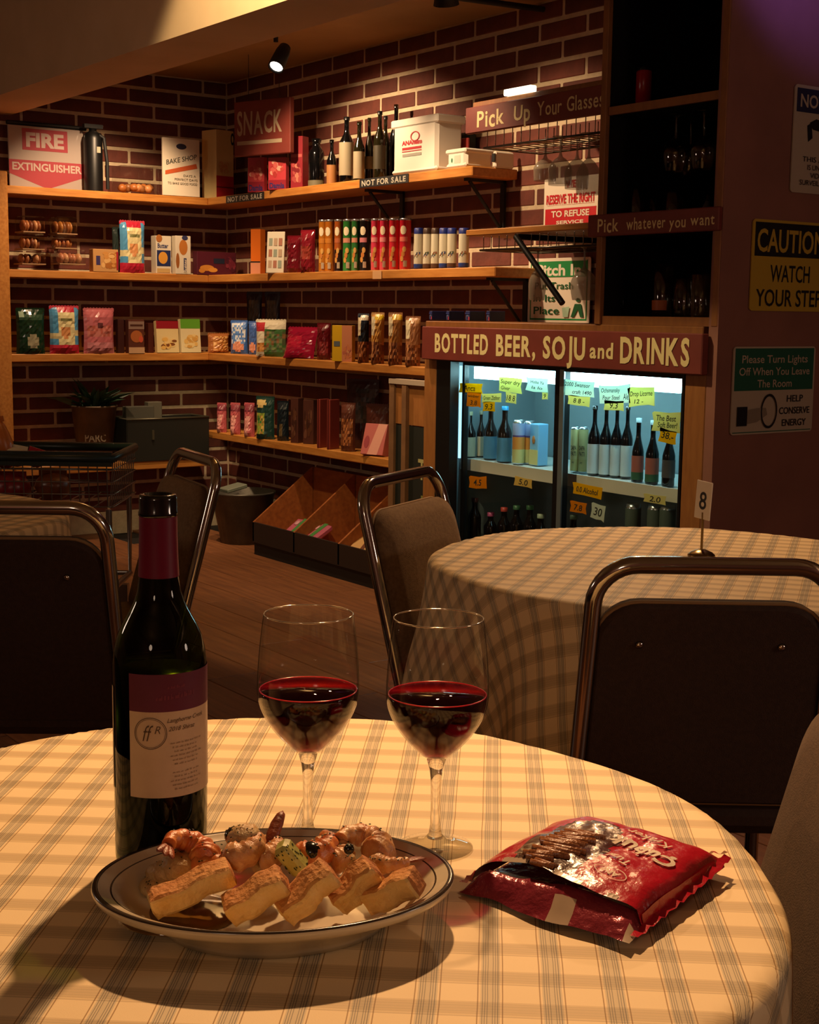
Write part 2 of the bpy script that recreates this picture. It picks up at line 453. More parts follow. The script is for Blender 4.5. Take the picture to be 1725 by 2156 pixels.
def draw(a, it, w, h, P):
    # art primitives in fractions of the face: u right, v up, from the lower left corner
    k = it[0]; X = lambda u: (u-.5)*w; Z = lambda v: (v-.5)*h
    if k == 'r': a.poly([P(X(it[1]), Z(it[2])), P(X(it[3]), Z(it[2])), P(X(it[3]), Z(it[4])), P(X(it[1]), Z(it[4]))], it[5])
    elif k == 'p': a.poly([P(X(u), Z(v)) for u, v in it[1]], it[2])
    elif k == 'e': a.poly([P(X(it[1])+it[3]*w*math.cos(t*PI/10), Z(it[2])+it[4]*h*math.sin(t*PI/10)) for t in range(20)], it[5])
    elif k == 'o':   # ring
        for t in range(24):
            q = [(math.cos(s_*PI/12), math.sin(s_*PI/12)) for s_ in (t, t+1)]; f = it[6]
            a.poly([P(X(it[1])+it[3]*w*c_*g, Z(it[2])+it[4]*h*s_*g) for (c_, s_), g in ((q[0], f), (q[0], 1), (q[1], 1), (q[1], f))], it[5])
    elif k == 't':   # text: string, u, v, cap height (frac of h), colour, width (frac of w), bold, shear, jitter, angle
        d = dict(w=None, bold=0., shear=0., jit=0., ang=0.); d.update(it[6] if len(it) > 6 else {})
        ca, sa = math.cos(d['ang']), math.sin(d['ang'])
        a.text(it[1], lambda x, y: P(X(it[2])+x*ca-y*sa, Z(it[3])+x*sa+y*ca), it[4]*h, it[5], d['w']*w if d['w'] else None, d['bold'], d['shear'], 1., d['jit'])

# big hand painted sign over the cooler
YB = YF-.035
bx0, bx1 = solx(888, YB, 1.08), solx(1478, YB, 1.08); bw = bx1-bx0; zt = solz(694, (bx0+bx1)/2, YB); zb_ = solz(771, (bx0+bx1)/2, YB); bh = zt-zb_
def uu(px): return (solx(px, YB, 1.08)-bx0)/bw
LT = CREAM
so = plate_sign('shop_sign', bw, bh, .03, MAROON, [
    ('t', 'BOTTLED', (uu(916)+uu(1028))/2, .53, .56, LT, dict(w=uu(1028)-uu(916), bold=.035, jit=.06)),
    ('t', 'BEER,', (uu(1045)+uu(1128))/2, .53, .56, LT, dict(w=uu(1128)-uu(1045), bold=.035, jit=.06)),
    ('t', 'SOJU', (uu(1144)+uu(1233))/2, .53, .60, LT, dict(w=uu(1233)-uu(1144), bold=.035, jit=.06)),
    ('t', 'and', (uu(1243)+uu(1292))/2, .50, .42, LT, dict(w=uu(1292)-uu(1243), bold=.03, jit=.06)),
    ('t', 'DRINKS', (uu(1307)+uu(1453))/2, .55, .64, LT, dict(w=uu(1453)-uu(1307), bold=.035, jit=.06)),
  ], 'long maroon sign with cream hand-painted lettering above the lit drinks cooler', ((bx0+bx1)/2, YB, (zt+zb_)/2))

# glass cabinet standing on the housing
CX0, CX1 = solx(1258, YF, 1.5), solx(1524, YF, 1.6)
CW = CX1-CX0; cm = (CX0+CX1)/2
cab = empty('glass_cabinet', (cm, YF, 1.168)); tag(cab, 'tall open wooden cabinet of glasses standing on the cooler housing', 'cabinet')
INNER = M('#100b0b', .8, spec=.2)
z_a = solz(236, (CX0+CX1)/2-.25, YF)      # shelf heights seen at the left end
zl = lambda py: solz(py, CX0+.03, YF)
zs1, zs2, zs3, zs4 = zl(227), zl(460), zl(494), 1.168
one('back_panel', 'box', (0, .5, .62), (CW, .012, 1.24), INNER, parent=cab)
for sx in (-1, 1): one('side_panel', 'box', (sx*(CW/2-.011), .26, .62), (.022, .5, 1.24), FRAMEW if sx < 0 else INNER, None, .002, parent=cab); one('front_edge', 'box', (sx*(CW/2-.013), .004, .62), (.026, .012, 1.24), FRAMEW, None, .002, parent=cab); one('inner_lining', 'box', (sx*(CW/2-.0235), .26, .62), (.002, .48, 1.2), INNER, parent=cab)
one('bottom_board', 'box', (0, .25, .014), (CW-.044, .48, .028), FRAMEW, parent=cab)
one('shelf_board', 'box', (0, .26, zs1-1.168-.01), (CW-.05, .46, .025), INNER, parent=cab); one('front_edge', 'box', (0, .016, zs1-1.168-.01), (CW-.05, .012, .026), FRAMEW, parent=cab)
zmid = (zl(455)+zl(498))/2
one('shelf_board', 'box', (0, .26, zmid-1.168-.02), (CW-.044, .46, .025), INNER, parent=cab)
zt_, zb2 = solz(452, CX0+.02, YF-.02), solz(498, CX0+.02, YF-.02)
plate_sign('shop_sign', CW+.03, zt_-zb2, .018, MAROON, [
    ('t', 'Pick', .17, .5, .62, LT, dict(w=.17, bold=.015, jit=.08)), ('t', 'whatever', .47, .5, .52, LT, dict(w=.30, bold=.012, jit=.08)),
    ('t', 'you', .71, .46, .52, LT, dict(w=.12, bold=.012, jit=.08)), ('t', 'want', .89, .5, .48, LT, dict(w=.17, bold=.012, jit=.08))],
    'short maroon sign reading pick whatever you want across the glass cabinet', (cm-.01, YF-.02, (zt_+zb2)/2))

# rack sign "Pick Up Your Glasses"
ZR = solz(228, solx(980, YF, 1.9), YF); ZRb = solz(283, solx(980, YF, 1.9), YF); rx0, rx1 = solx(980, YF, 1.9), CX0
rw = rx1-rx0; ru = lambda px: (solx(px, YF, 1.9)-rx0)/rw
tp = plate_sign('shop_sign', rw, ZR-ZRb, .02, MAROON, [
    ('t', 'Pick', (ru(1005)+ru(1062))/2, .50, .62, LT, dict(w=ru(1062)-ru(1005), bold=.02, jit=.1)),
    ('t', 'Up', (ru(1083)+ru(1117))/2, .50, .60, LT, dict(w=ru(1117)-ru(1083), bold=.02, jit=.1)),
    ('t', 'Your', (ru(1132)+ru(1184))/2, .52, .52, LT, dict(w=ru(1184)-ru(1132), bold=.01, jit=.1)),
    ('t', 'Glasses', (ru(1195)+ru(1272))/2, .52, .55, LT, dict(w=ru(1272)-ru(1195), bold=.01, jit=.1))],
    'maroon hanging sign reading pick up your glasses over the wire rack', ((rx0+rx1)/2, YF, (ZR+ZRb)/2))

# ---- glassware patterns
def wine_glass_mesh(H=.19, rf=.032, rb=.04, rr=.034, stem=.075, n=20, m=None, ms=None):
    m = m or GLASS; ms = ms or GLASS_S
    foot = MB(); foot.lathe([(0, 0), (rf, 0), (rf, .0015), (rf*.5, .004), (.006, .009), (.0042, .018)], n, ms)
    st = MB(); st.lathe([(.0042, .018), (.0036, stem*.5), (.0045, stem-.012), (.0085, stem)], 12, ms)
    bo = MB(); pr = []
    zb = stem
    for i in range(13):
        t = i/12; z = zb+(H-zb)*t
        if t < .5: r = .0085+(rb-.0085)*math.sin(t/.5*PI/2)**.8
        else: r = rb-(rb-rr)*((t-.5)/.5)**1.8
        pr.append((r, z))
    bo.lathe(pr, n, m); bo.lathe([(rr, H), (rr-.0012, H+.0008), (rr-.0014, H)], n, m)
    return foot, st, bo
_wg = {}
def frosted(name, col, dens):
    m = bpy.data.materials.new(name); m.use_nodes = True; nt = m.node_tree; pb_ = nt.nodes['Principled BSDF']
    pb_.inputs['Base Color'].default_value = (*srgb(col), 1); pb_.inputs['Roughness'].default_value = .12
    t = nt.nodes.new('ShaderNodeBsdfTransparent'); x = nt.nodes.new('ShaderNodeMixShader'); x.inputs[0].default_value = dens
    nt.links.new(t.outputs[0], x.inputs[1]); nt.links.new(pb_.outputs[0], x.inputs[2]); nt.links.new(x.outputs[0], nt.nodes['Material Output'].inputs[0]); return m
DUSTY = frosted('dusty_glass', '#a09684', .55)
CABG = thin_glass('cabinet_glass', (.85, .86, .84), 1.7, .05, 1.6)
def hang_glass(loc, label, group, H=.17, rb=.036, rr=.03, kind='wine', up=False, s=1.):
    gm = DUSTY if 'wire rack' in group else CABG
    key = (H, rb, rr, kind)
    if key not in _wg:
        e = empty('hanging_wine_glass' if not up else 'stemmed_glass', (0, 0, 0))
        f, st, bo = wine_glass_mesh(H, .03, rb, rr, H*.42, 20, gm, gm)
        f.build('foot', e); st.build('stem', e); bo.build('bowl', e)
        _wg[key] = e; o = e
    else: o = copytree(_wg[key])
    o.name = 'hanging_wine_glass' if not up else 'stemmed_glass'
    if not up: o.rotation_euler = (PI, 0, 0)
    else: o.rotation_euler = (0, 0, 0)
    o.location = tuple(map(float, loc)); tag(o, label, 'glass', group); return o

def wire_rack(x0, x1, y0, y1, z, label, drop=.05):
    e = empty('wire_rack', ((x0+x1)/2, (y0+y1)/2, z)); tag(e, label, 'rack')
    cx_, cy_ = (x0+x1)/2, (y0+y1)/2; w_, d_ = (x1-x0)/2, (y1-y0)/2
    b = MB(); b.tube([(-w_, -d_, 0), (w_, -d_, 0), (w_, d_, 0), (-w_, d_, 0)], .004, WIRE, 6, True); b.build('rim_wire', e)
    b = MB(); n = int((x1-x0)/.045)
    b.tube([(-w_, 0, 0), (w_, 0, 0)], .0022, WIRE, 5); k0 = None
    b0 = MB(); b0.tube([(0, -d_, drop), (0, -d_, .0), (0, d_, 0), (0, d_, drop)], .0022, CHROME, 5); w0 = b0.build('cross_wire', e, (-w_+.02, 0, 0))
    for i in range(1, n): inst('cross_wire', w0, e, (-w_+.02+i*(2*w_-.04)/(n-1), 0, 0))
    b.build('centre_wire', e); return e
# upper rack under the sign, lower rack under its shelf
zr1 = ZRb-.05
wire_rack(rx0+.05, rx1-.01, YF+.05, YF+.33, zr1, 'upper wire glass rack hanging behind the pick up your glasses sign', .09)
one_ = one('rack_shelf', 'box', (0, 0, 0), (rx1-rx0-.01, .34, .02), FRAMEW, None, .002, loc=((rx0+rx1)/2, YF+.20, ZR+.0)); one_.location.z = ZR+.012
tag(one_, 'thin brown shelf above the pick up your glasses sign', 'shelf')
fl = one('lamp_strip', 'box', (0, 0, 0), (.15, .03, .022), emis('lamp_strip_glow', (1, .86, .6), 4.), None, .003, loc=(solx(1090, YF+.02, ZR), YF+.03, ZR+.034)); tag(fl, 'short glowing white lamp strip on top of the glasses sign', 'lamp')
zsh = solz(484, solx(985, YF+.02, 1.45), YF+.02)
shx0 = solx(978, YF+.02, zsh)
o = one('wall_shelf', 'box', (0, 0, 0), (CX0-shx0-.004, .5, .022), WOOD, None, .003, loc=((shx0+CX0)/2, YF+.275, zsh-.011))
tag(o, 'narrow pine shelf between the crisp tubes and the glass cabinet', 'shelf')
b = MB(); bx = solx(1130, YF+.06, 1.4)
b.tube([(0, 0, 0), (.26, 0, -.235)], .011, BLACK, 8); b.tube([(0, 0, 0), (0, .48, 0)], .011, BLACK, 8)
o_ = b.build('shelf_bracket', None, (bx-.06, YF+.012, zsh-.035)); tag(o_, 'black diagonal metal bracket in front of the pitch in sign', 'bracket')
zr2 = solz(523, solx(1100, YF+.05, 1.35), YF+.05)
wire_rack(shx0+.06, CX0-.01, YF+.05, YF+.34, zr2, 'lower wire glass rack under the narrow pine shelf', .05)
# glasses hanging in the racks (px of the axis, py of the rim = lowest, py of the foot)
for px, pyr, pyf, yy, lab in ((1148, 383, 318, .12, 'leftmost frosted goblet hanging upside down in the upper wire rack'),
        (1180, 392, 330, .05, 'second goblet from the left hanging upside down in the upper wire rack'),
        (1215, 400, 312, .10, 'third goblet from the left in the upper wire rack above the reserve sign'),
        (1240, 412, 322, .06, 'rightmost goblet in the upper wire rack beside the glass cabinet')):
    Y = YF+yy; X = solx(px, Y, 1.7); z0, z1 = solz(pyr, X, Y), solz(pyf, X, Y)
    hang_glass((X, Y, zr1+.004), lab, 'goblets in the upper wire rack', zr1-z0, .042 , .04)
for px, pyr, lab, rb in ((1130, 634, 'clear wine glass hanging in front of the word put on the green sign', .032), (1228, 634, 'large dark-stemmed goblet hanging beside the glass cabinet', .047)):
    Y = YF+.12; X = solx(px, Y, 1.2); z0 = solz(pyr, X, Y)
    hang_glass((X, Y, zr2+.004), lab, 'glasses in the lower wire rack', zr2-z0, rb, rb*.85)

# glass cabinet contents
for i, (px, yy, lab) in enumerate(((1330, .16, 'leftmost wine glass hanging in the glass cabinet'), (1366, .30, 'second wine glass from the left hanging in the glass cabinet'), (1424, .14, 'bulbous wine glass hanging in the middle of the glass cabinet'),
        (1455, .28, 'second bulbous wine glass hanging in the glass cabinet, behind the middle one'), (1483, .15, 'wine glass hanging nearest the right side of the glass cabinet'))):
    Y = YF+yy; X = solx(px, Y, 1.8)
    hang_glass((X, Y, zs1-.026), lab, 'wine glasses hanging in the cabinet', .18, .045, .035)
def tumbler(loc, r, h, label, group=None, name='glass_tumbler', r2=None, m=None, n=14):
    b = MB(); r2 = r2 or r
    b.lathe([(0, .004), (r*.9, 0), (r, .006), (r2, h), (r2-.0015, h+.0005), (r-.002, .01), (0, .01)], n, m or CABG)
    o = b.build(name, None, loc); tag(o, label, 'glass', group); return o
zc2 = zmid-.02+.0125+.001; zc0 = 1.168+.029
for px, yy, zz, r, h, lab in ((1341, .12, zc2, .03, .13, 'left tall beer glass on the middle shelf of the cabinet'), (1375, .22, zc2, .03, .12, 'second tall beer glass on the middle shelf of the cabinet'),
      (1420, .12, zc2, .032, .11, 'third tall beer glass on the middle shelf of the cabinet'),
      (1303, .12, zc0, .035, .17, 'tall beer glass at the lower left of the cabinet with a blue badge'), (1394, .12, zc0, .033, .17, 'tall beer glass in the lower middle of the cabinet with an orange badge'),
      (1440, .10, zc0, .032, .12, 'short glass at the lower right of the cabinet, leftmost of its cluster'), (1462, .17, zc0, .032, .15, 'short glass behind the lower right cluster of the cabinet'),
      (1475, .06, zc0, .032, .13, 'short glass in the front of the lower right cluster of the cabinet'), (1496, .13, zc0, .032, .14, 'short glass touching the right panel at the bottom of the cabinet')):
    Y = YF+yy; X = solx(px, Y, zz)
    o = tumbler((X, Y, zz), r, h, lab, 'drinking glasses standing in the cabinet', r2=r*1.12)
    if px in (1303, 1394):
        b = MB(); col = M('#7f9cc8', .5) if px == 1303 else M('#b5602a', .5)
        n = 8
        b.lathe([(r*1.04, .02), (r*1.07, .052)], 6, col, a0=-PI*.68, a1=-PI*.12); 
        b.build('badge', o)
X = solx(1356, YF+.12, 1.95); b = MB(); h_ = solz(152, X, YF+.12)-zs1-.004
b.lathe([(0, 0), (.026, 0), (.026, h_), (.024, h_+.004), (0, h_+.004)], 18, M('#a01c1c', .25)); b.lathe([(.022, h_+.004), (.022, h_+.016), (0, h_+.017)], 14, BLACK)
tag(b.build('red_canister', None, (X, YF+.12, zs1+.004)), 'slim shiny red canister on the top shelf of the glass cabinet', 'canister')
X = solx(1506, YF+.07, 1.5); b = MB(); b.lathe([(0, 0), (.022, 0), (.022, .045), (.010, .07), (.009, .09), (0, .09)], 14, WHITE, ms=[WHITE, WHITE, BLACK, GLASS, CHROME])
tag(b.build('small_bottle', None, (X-.03, YF+.07, zc2)), 'small white-labelled bottle at the right end of the cabinet middle shelf', 'bottle')

# ---- printed signs on the back brick wall
def sign_px(x0, x1, yt, yb, Y, **k):
    xm = (x0+x1)/2; Xa, Xb = solx(x0, Y, 1.5), solx(x1, Y, 1.5)
    zt1 = solz(yt, (Xa+Xb)/2, Y); zb1 = solz(yb, (Xa+Xb)/2, Y); return Xb-Xa, zt1-zb1, ((Xa+Xb)/2, Y, (zt1+zb1)/2)
OFFW = M('#e9e0cc', .5); RED = M('#c3202a', .5); GREEN = M('#1d8a45', .5); DKG = M('#155a30', .5)
w_, h_, lc = sign_px(1144, 1258, 372, 474, YW-.02)
plate_sign('notice_sign', w_, h_, .004, OFFW, [('r', .03, .02, .97, .36, RED), ('r', .06, .43, .94, .435, RED), ('t', 'WE', .5, .86, .15, RED, dict(bold=.03)),
    ('t', 'RESERVE THE RIGHT', .5, .56, .19, RED, dict(w=.9, bold=.03)), ('t', 'TO REFUSE', .5, .25, .13, OFFW, dict(w=.7, bold=.03)), ('t', 'SERVICE', .5, .07, .07, OFFW, dict(w=.5, bold=.03))],
    'red and white we reserve the right to refuse sign on the back brick wall', lc, corner=.008)
w_, h_, lc = sign_px(1115, 1246, 543, 681, YW-.02)
plate_sign('notice_sign', w_, h_, .004, OFFW, [('r', .04, .05, .96, .055+.02, GREEN), ('r', .04, .05, .055, .96, GREEN), ('r', .945, .05, .96, .96, GREEN), ('r', .08, .71, .95, .95, GREEN),
    ('t', 'Pitch In', .5, .82, .17, OFFW, dict(w=.72, bold=.03)), ('t', 'Put Trash', .43, .58, .11, DKG, dict(w=.62, bold=.01)), ('t', 'In Its', .28, .39, .11, DKG, dict(w=.36, bold=.01)), ('t', 'Place', .32, .20, .12, DKG, dict(w=.42, bold=.01)),
    ('p', [(.78, .30), (.88, .30), (.92, .10), (.87, .10), (.83, .22), (.77, .10), (.72, .10)], DKG), ('e', .83, .36, .035, .03, DKG),
    ('p', [(.58, .24), (.70, .26), (.68, .10), (.60, .10)], M('#a9cdb0', .6))],
    'green and white put trash in its place sign on the back brick wall', lc, corner=.01)

# ---- signs on the brown wall (plane x = XS, seen with +y to the right)
def xs_sign(py_l, px_l, pyt, pyb, width): 
    Y0 = soly(px_l, XS+.006, 1.3); zt1 = solz(pyt, XS+.006, Y0); zb1 = solz(pyb, XS+.006, Y0)
    return width, zt1-zb1, (XS+.006, Y0+width/2, (zt1+zb1)/2)
NAVY = M('#25284a', .5); SGW = M('#b9aa93', .55); YEL = M('#c2a035', .5); BLK = M('#101014', .5); GRN2 = M('#1c5a44', .5)
w_, h_, lc = xs_sign(0, 1655, 176, 404, .25)
plate_sign('notice_sign', w_, h_, .004, SGW, [('r', .04, .75, .97, .97, NAVY), ('t', 'NOTICE', .50, .86, .12, SGW, dict(w=.78, bold=.02)),
    ('p', [(.30, .66), (.36, .60), (.80, .56), (.78, .66), (.42, .70)], BLK), ('p', [(.25, .63), (.33, .66), (.36, .52), (.28, .48)], BLK), ('r', .52, .46, .60, .60, BLK),
    ('t', 'THIS AREA', .5, .32, .05, BLK, dict(w=.62)), ('t', 'IS UNDER', .5, .245, .05, BLK, dict(w=.42)), ('t', 'VIDEO', .5, .17, .05, BLK, dict(w=.3)), ('t', 'SURVEILLANCE', .5, .10, .05, BLK, dict(w=.7)), ],
    'pale notice sign with a camera drawing, highest on the brown wall', lc, PI/2, corner=.012)
w_, h_, lc = xs_sign(0, 1581, 460, 654, .36)
plate_sign('notice_sign', w_, h_, .004, YEL, [('r', .03, .60, .97, .97, BLK), ('t', 'CAUTION', .5, .78, .25, YEL, dict(w=.88, bold=.02)),
    ('t', 'WATCH', .5, .42, .19, BLK, dict(w=.52, bold=.01)), ('t', 'YOUR STEP', .5, .15, .19, BLK, dict(w=.86, bold=.01))],
    'yellow and black caution watch your step sign on the brown wall', lc, PI/2, corner=.012)
w_, h_, lc = xs_sign(0, 1552, 730, 917, .385)
plate_sign('notice_sign', w_, h_, .004, SGW, [('r', .02, .50, .98, .98, GRN2), ('r', .02, .02, .98, .03, GRN2), ('t', 'Please Turn Lights', .5, .86, .09, SGW, dict(w=.80, bold=.01)),
    ('t', 'Off When You Leave', .5, .72, .09, SGW, dict(w=.86, bold=.01)), ('t', 'The Room', .5, .58, .09, SGW, dict(w=.42, bold=.01)),
    ('t', 'HELP', .76, .40, .08, BLK, dict(w=.2, bold=.01)), ('t', 'CONSERVE', .76, .26, .08, BLK, dict(w=.38, bold=.01)), ('t', 'ENERGY', .76, .12, .08, BLK, dict(w=.3, bold=.01)),
    ('r', .06, .10, .18, .32, BLK), ('p', [(.18, .12), (.30, .14), (.42, .22), (.40, .30), (.30, .30), (.18, .28)], M('#8d7f6b', .6)), ('o', .44, .26, .1, .2, BLK, .86)],
    'green and white please turn lights off sign, lowest on the brown wall', lc, PI/2, corner=.012)

# ---- snack sign hanging in the corner
P0 = ony(493, 275, 3.5); dv = _M@np.array([-math.sin(math.radians(60)), math.cos(math.radians(60)), 0]); dv = -dv
d7 = 7.05
A = atd(493, 330, d7); Bp = atd(611, 315, d7-.22); sw = float(np.hypot(*(Bp-A)[:2])); ang = math.atan2(Bp[1]-A[1], Bp[0]-A[0])
ztp = atd(493, 218, d7)[2]; sh_ = ztp-A[2]
LTB = M('#a8967a', .7)
plate_sign('shop_sign', sw, sh_, .03, MAROON, [('t', 'SNACK', .46, .60, .40, LTB, dict(w=.80, bold=.02, jit=.12)), ('r', .06, .20, .86, .27, LTB)],
    'square brown snack sign hanging in the brick corner', ((A[0]+Bp[0])/2, (A[1]+Bp[1])/2, A[2]+sh_/2), ang)
b = MB()
for q in (-.1, .1): b.tube([(q*math.cos(ang), q*math.sin(ang), 0), (q*math.cos(ang), q*math.sin(ang), ZC-A[2]-sh_)], .0015, WIRE, 5)
c_ = b.build('hanging_wire', bpy.data.objects['shop_sign.003'] if 'shop_sign.003' in bpy.data.objects else None)
c_.parent = bpy.data.objects['shop_sign.003']; c_.rotation_euler = (0, 0, -ang); c_.location = (0, .015, sh_/2)

# ---- spotlight in view, under the ceiling
Ps = ony(581, 142, 3.05)
sp = empty('ceiling_spotlight', (Ps[0], Ps[1], Ps[2])); tag(sp, 'black can spotlight with a glowing face hanging at the brick corner', 'lamp')
q = Matrix.Rotation(math.radians(28), 3, 'Y')@Matrix.Rotation(math.radians(-10), 3, 'X')
b = MB(); b.lathe([(.0, .12), (.024, .12), (.030, .09), (.034, .0), (.030, .0), (.026, .012)], 18, BLACKM); ho = b.build('lamp_can', sp); 
b = MB(); b.lathe([(0, .008), (.028, .008)], 18, emis('spot_face', (1, .93, .8), 7)); fa = b.build('lamp_face', sp)
tilt = Vector((.42, -.72, -1)).normalized(); qt = (-tilt).to_track_quat('Z', 'Y').to_euler()
ho.rotation_euler = qt; fa.rotation_euler = qt
b = MB(); b.tube([(0, 0, .1), (0, 0, ZC-Ps[2])], .01, BLACKM, 8); b.build('stem', sp)
# conduit along the ceiling
b = MB(); Pa, Pb_ = onz(1000, 0, 2.40), onz(1330, 45, 2.40)
b.tube([tuple(Pa-(Pb_-Pa)), tuple(Pb_)], .012, BLACKM, 8); tag(b.build('ceiling_cable', None), 'dark cable conduit running under the ceiling towards the glass cabinet', 'cable')
b = MB(); Pd = onz(940, 10, 2.36); b.lathe([(0, .07), (.035, .07), (.05, 0), (.045, 0), (0, .01)], 16, BLACKM)
o = b.build('ceiling_spotlight', None, Pd); o.rotation_euler = (.3, .3, 0); tag(o, 'unlit dark spotlight at the top edge above the brick wall', 'lamp')

# ================================================================ DRINKS COOLER
Yc = YF+.02
cx0, cx1 = px1+.003, px2-.003; cw = cx1-cx0; cmx = (cx0+cx1)/2
ztop = solz(762, cx0+.2, Yc)
ztop = min(ztop, 1.04)
co = empty('drinks_cooler', (cmx, Yc, 0)); tag(co, 'black two-door glass drinks cooler lit inside, full of bottles', 'cooler')
LIN = M('#8ea3a8', .5)
X_ = lambda px, Y=Yc, z=.8: solx(px, Y, z)-cmx
LIND = M('#76868c', .5)
one('back_panel', 'box', (0, .47, .52), (cw, .02, 1.0), LIND, parent=co)
for s_ in (-1, 1): one('side_panel', 'box', (s_*(cw/2-.012), .24, .52), (.024, .46, 1.0), LIND, parent=co)
one('base', 'box', (0, .24, .06), (cw-.05, .46, .1), BLACKM, parent=co)
one('top_panel', 'box', (0, .24, ztop+.012), (cw-.05, .46, .02), LIND, parent=co)
zg1 = ztop-.0
# outer black frame
b = MB(); fl_, fr_ = X_(956), X_(1441)
b.box(((-cw/2+fl_)/2, .0, ztop/2+.01), (fl_+cw/2, .04, ztop+.03), BLACK); b.box(((cw/2+fr_)/2, .0, ztop/2+.01), (max(.01, cw/2-fr_), .04, ztop+.03), BLACK)
b.box((0, .0, ztop+.012), (cw, .038, .03), BLACK); b.box((0, .0, .1), (cw, .038, .16), BLACK)
b.build('front_frame', co)
def door(xa, xb, y, label_part, fl, frr):
    d = MB(); zt2, zb3 = ztop-.004, .18
    d.box((xa+fl/2, y, (zt2+zb3)/2), (fl, .022, zt2-zb3), BLACK); d.box((xb-frr/2, y, (zt2+zb3)/2), (frr, .022, zt2-zb3), BLACK)
    d.box(((xa+xb)/2, y, zt2-.006), (xb-xa, .02, .012), BLACK); d.box(((xa+xb)/2, y, zb3+.012), (xb-xa, .02, .024), BLACK)
    o = d.build('door', co)
    one('pane', 'box', ((xa+fl+xb-frr)/2, y, (zt2+zb3)/2), (xb-xa-fl-frr, .004, zt2-zb3-.04), PANE, parent=o)
    return o
xm0, xm1 = X_(1150), X_(1172)
ALU = M('#9fb4bd', .3, .8)
door(fl_+.002, xm1, .048, '', .012, xm1-xm0)
door(xm1-.002, fr_-.002, .022, '', .012, .008)
one('edge_strip', 'box', ((X_(1172)+X_(1181))/2, .012, (ztop+.2)/2), (X_(1181)-X_(1172), .006, ztop-.22), ALU, parent=co)
# inner shelf with white price rail
yi = .085
zsf = solz(965, cmx+X_(975, Yc+yi, .65), Yc+yi)
one('shelf_rail', 'box', (0, yi, zsf-.02), (cw-.06, .008, .045), M('#d8d2c4', .5), parent=co)
one('wire_shelf', 'box', (0, yi+.18, zsf-.006), (cw-.06, .35, .008), M('#c8ccc8', .5), parent=co)
yl = .10
TUBEL = emis('cooler_tube_glow', (.50, .93, 1.0), 16)
one('light_tube', 'box', ((X_(1005, Yc+yl, .97)+X_(1436, Yc+yl, .97))/2, yl, ztop-.045), (X_(1436, Yc+yl, .97)-X_(1005, Yc+yl, .97), .03, .045), TUBEL, parent=co)
one('light_strip', 'box', (-cw/2+.05, .06, (ztop+.62)/2), (.008, .008, ztop-.66), emis('cooler_strip_glow', (.4, .8, 1), 1.5), parent=co)
def bottle(loc, R_, H, neck, body, label_m, cap, lab, group, name='beer_bottle', lz=(.18, .55), sh=.62, neckr=.38, n=14, labtext=None):
    b = MB(); z1 = H*sh
    pr = [(0, 0), (R_*.95, 0), (R_, .004), (R_, z1*.96), (R_*.9, z1*1.05), (R_*neckr*1.3, z1+(H-z1)*.35), (R_*neckr, z1+(H-z1)*.5), (R_*neckr, H-.008), (R_*neckr*1.15, H-.006), (R_*neckr*1.15, H), (0, H)]
    b.lathe(pr, n, body); o = b.build(name, None, loc); tag(o, lab, 'bottle', group)
    if label_m:
        b = MB(); b.lathe([(R_+.0008, H*lz[0]), (R_+.0008, H*lz[1])], n, label_m, a0=PI*1.0, a1=PI*2.2)
        if labtext:
            for i, t in enumerate(labtext[0]):
                zz = H*(lz[1]-(lz[1]-lz[0])*(.3+.25*i))
                b.text(t, lambda x, y: ((R_+.0016)*math.cos(-PI*.36+x/R_), (R_+.0016)*math.sin(-PI*.36+x/R_), zz+y), labtext[1], labtext[2], R_*1.2, .02)
        b.build('label', o)
    if cap:
        b = MB(); b.lathe([(R_*neckr*1.25, H-.012), (R_*neckr*1.25, H+.003), (0, H+.004)], n, cap); b.build('cap', o)
    return o
DKB = M('#1a0e08', .12, 0, .6); GRB = M('#0e1c10', .12, 0, .6); BLKB = M('#07080a', .12, 0, .6)
zs_ = zsf+.001
cools = []
def cool(px0, px1_, pyt, y, kind, **k):
    Y = Yc+yi+y; X = solx((px0+px1_)/2, Y, zs_); dep = (np.array([X, Y, zs_])-CAM)@AF
    R_ = (px1_-px0)/FPX*dep/2; H = solz(pyt, X, Y)-zs_; return (X, Y, zs_), R_, H
CRL = M('#c2b79a', .6); BLL = M('#4f86a6', .5); GWL = M('#b9c4c8', .6)
for i, (a, b_, t, y, lm, cp, lb) in enumerate(((976, 1001, 868, .05, CRL, M('#c9c39a', .4), 'leftmost dark beer bottle in the cooler with a cream label'), (1000, 1022, 866, .10, CRL, M('#8f8a70', .4), 'second dark beer bottle in the cooler, partly behind the first'),
        (1018, 1046, 858, .07, BLL, M('#3aa3e0', .4), 'dark beer bottle with blue label and blue cap beside the cream-labelled ones'), (1046, 1077, 857, .05, BLL, M('#3aa3e0', .4), 'dark blue-labelled beer bottle next to the drink cans'))):
    l, r, h = cool(a, b_, t, y, 0); bottle(l, r, h, 0, DKB, lm, cp, lb, 'small beer bottles at the left of the cooler shelf', lz=(.02, .45), sh=.55)
def cface(b, P, x0, x1, f0, f1, m, n=8):     # print wrapped round a cylinder: columns between f0(x) and f1(x)
    for i in range(n):
        a, c_ = x0+(x1-x0)*i/n, x0+(x1-x0)*(i+1)/n
        b.add([P(a, f0(a)), P(c_, f0(c_)), P(c_, f1(c_)), P(a, f1(a))], [(0, 1, 2, 3)], m)
def cell(b, P, cx_, cy_, rx, ry, m, n=10):
    q = lambda x: ry*math.sqrt(max(0, 1-((x-cx_)/rx)**2))
    cface(b, P, cx_-rx, cx_+rx, lambda x: cy_-q(x), lambda x: cy_+q(x), m, n)
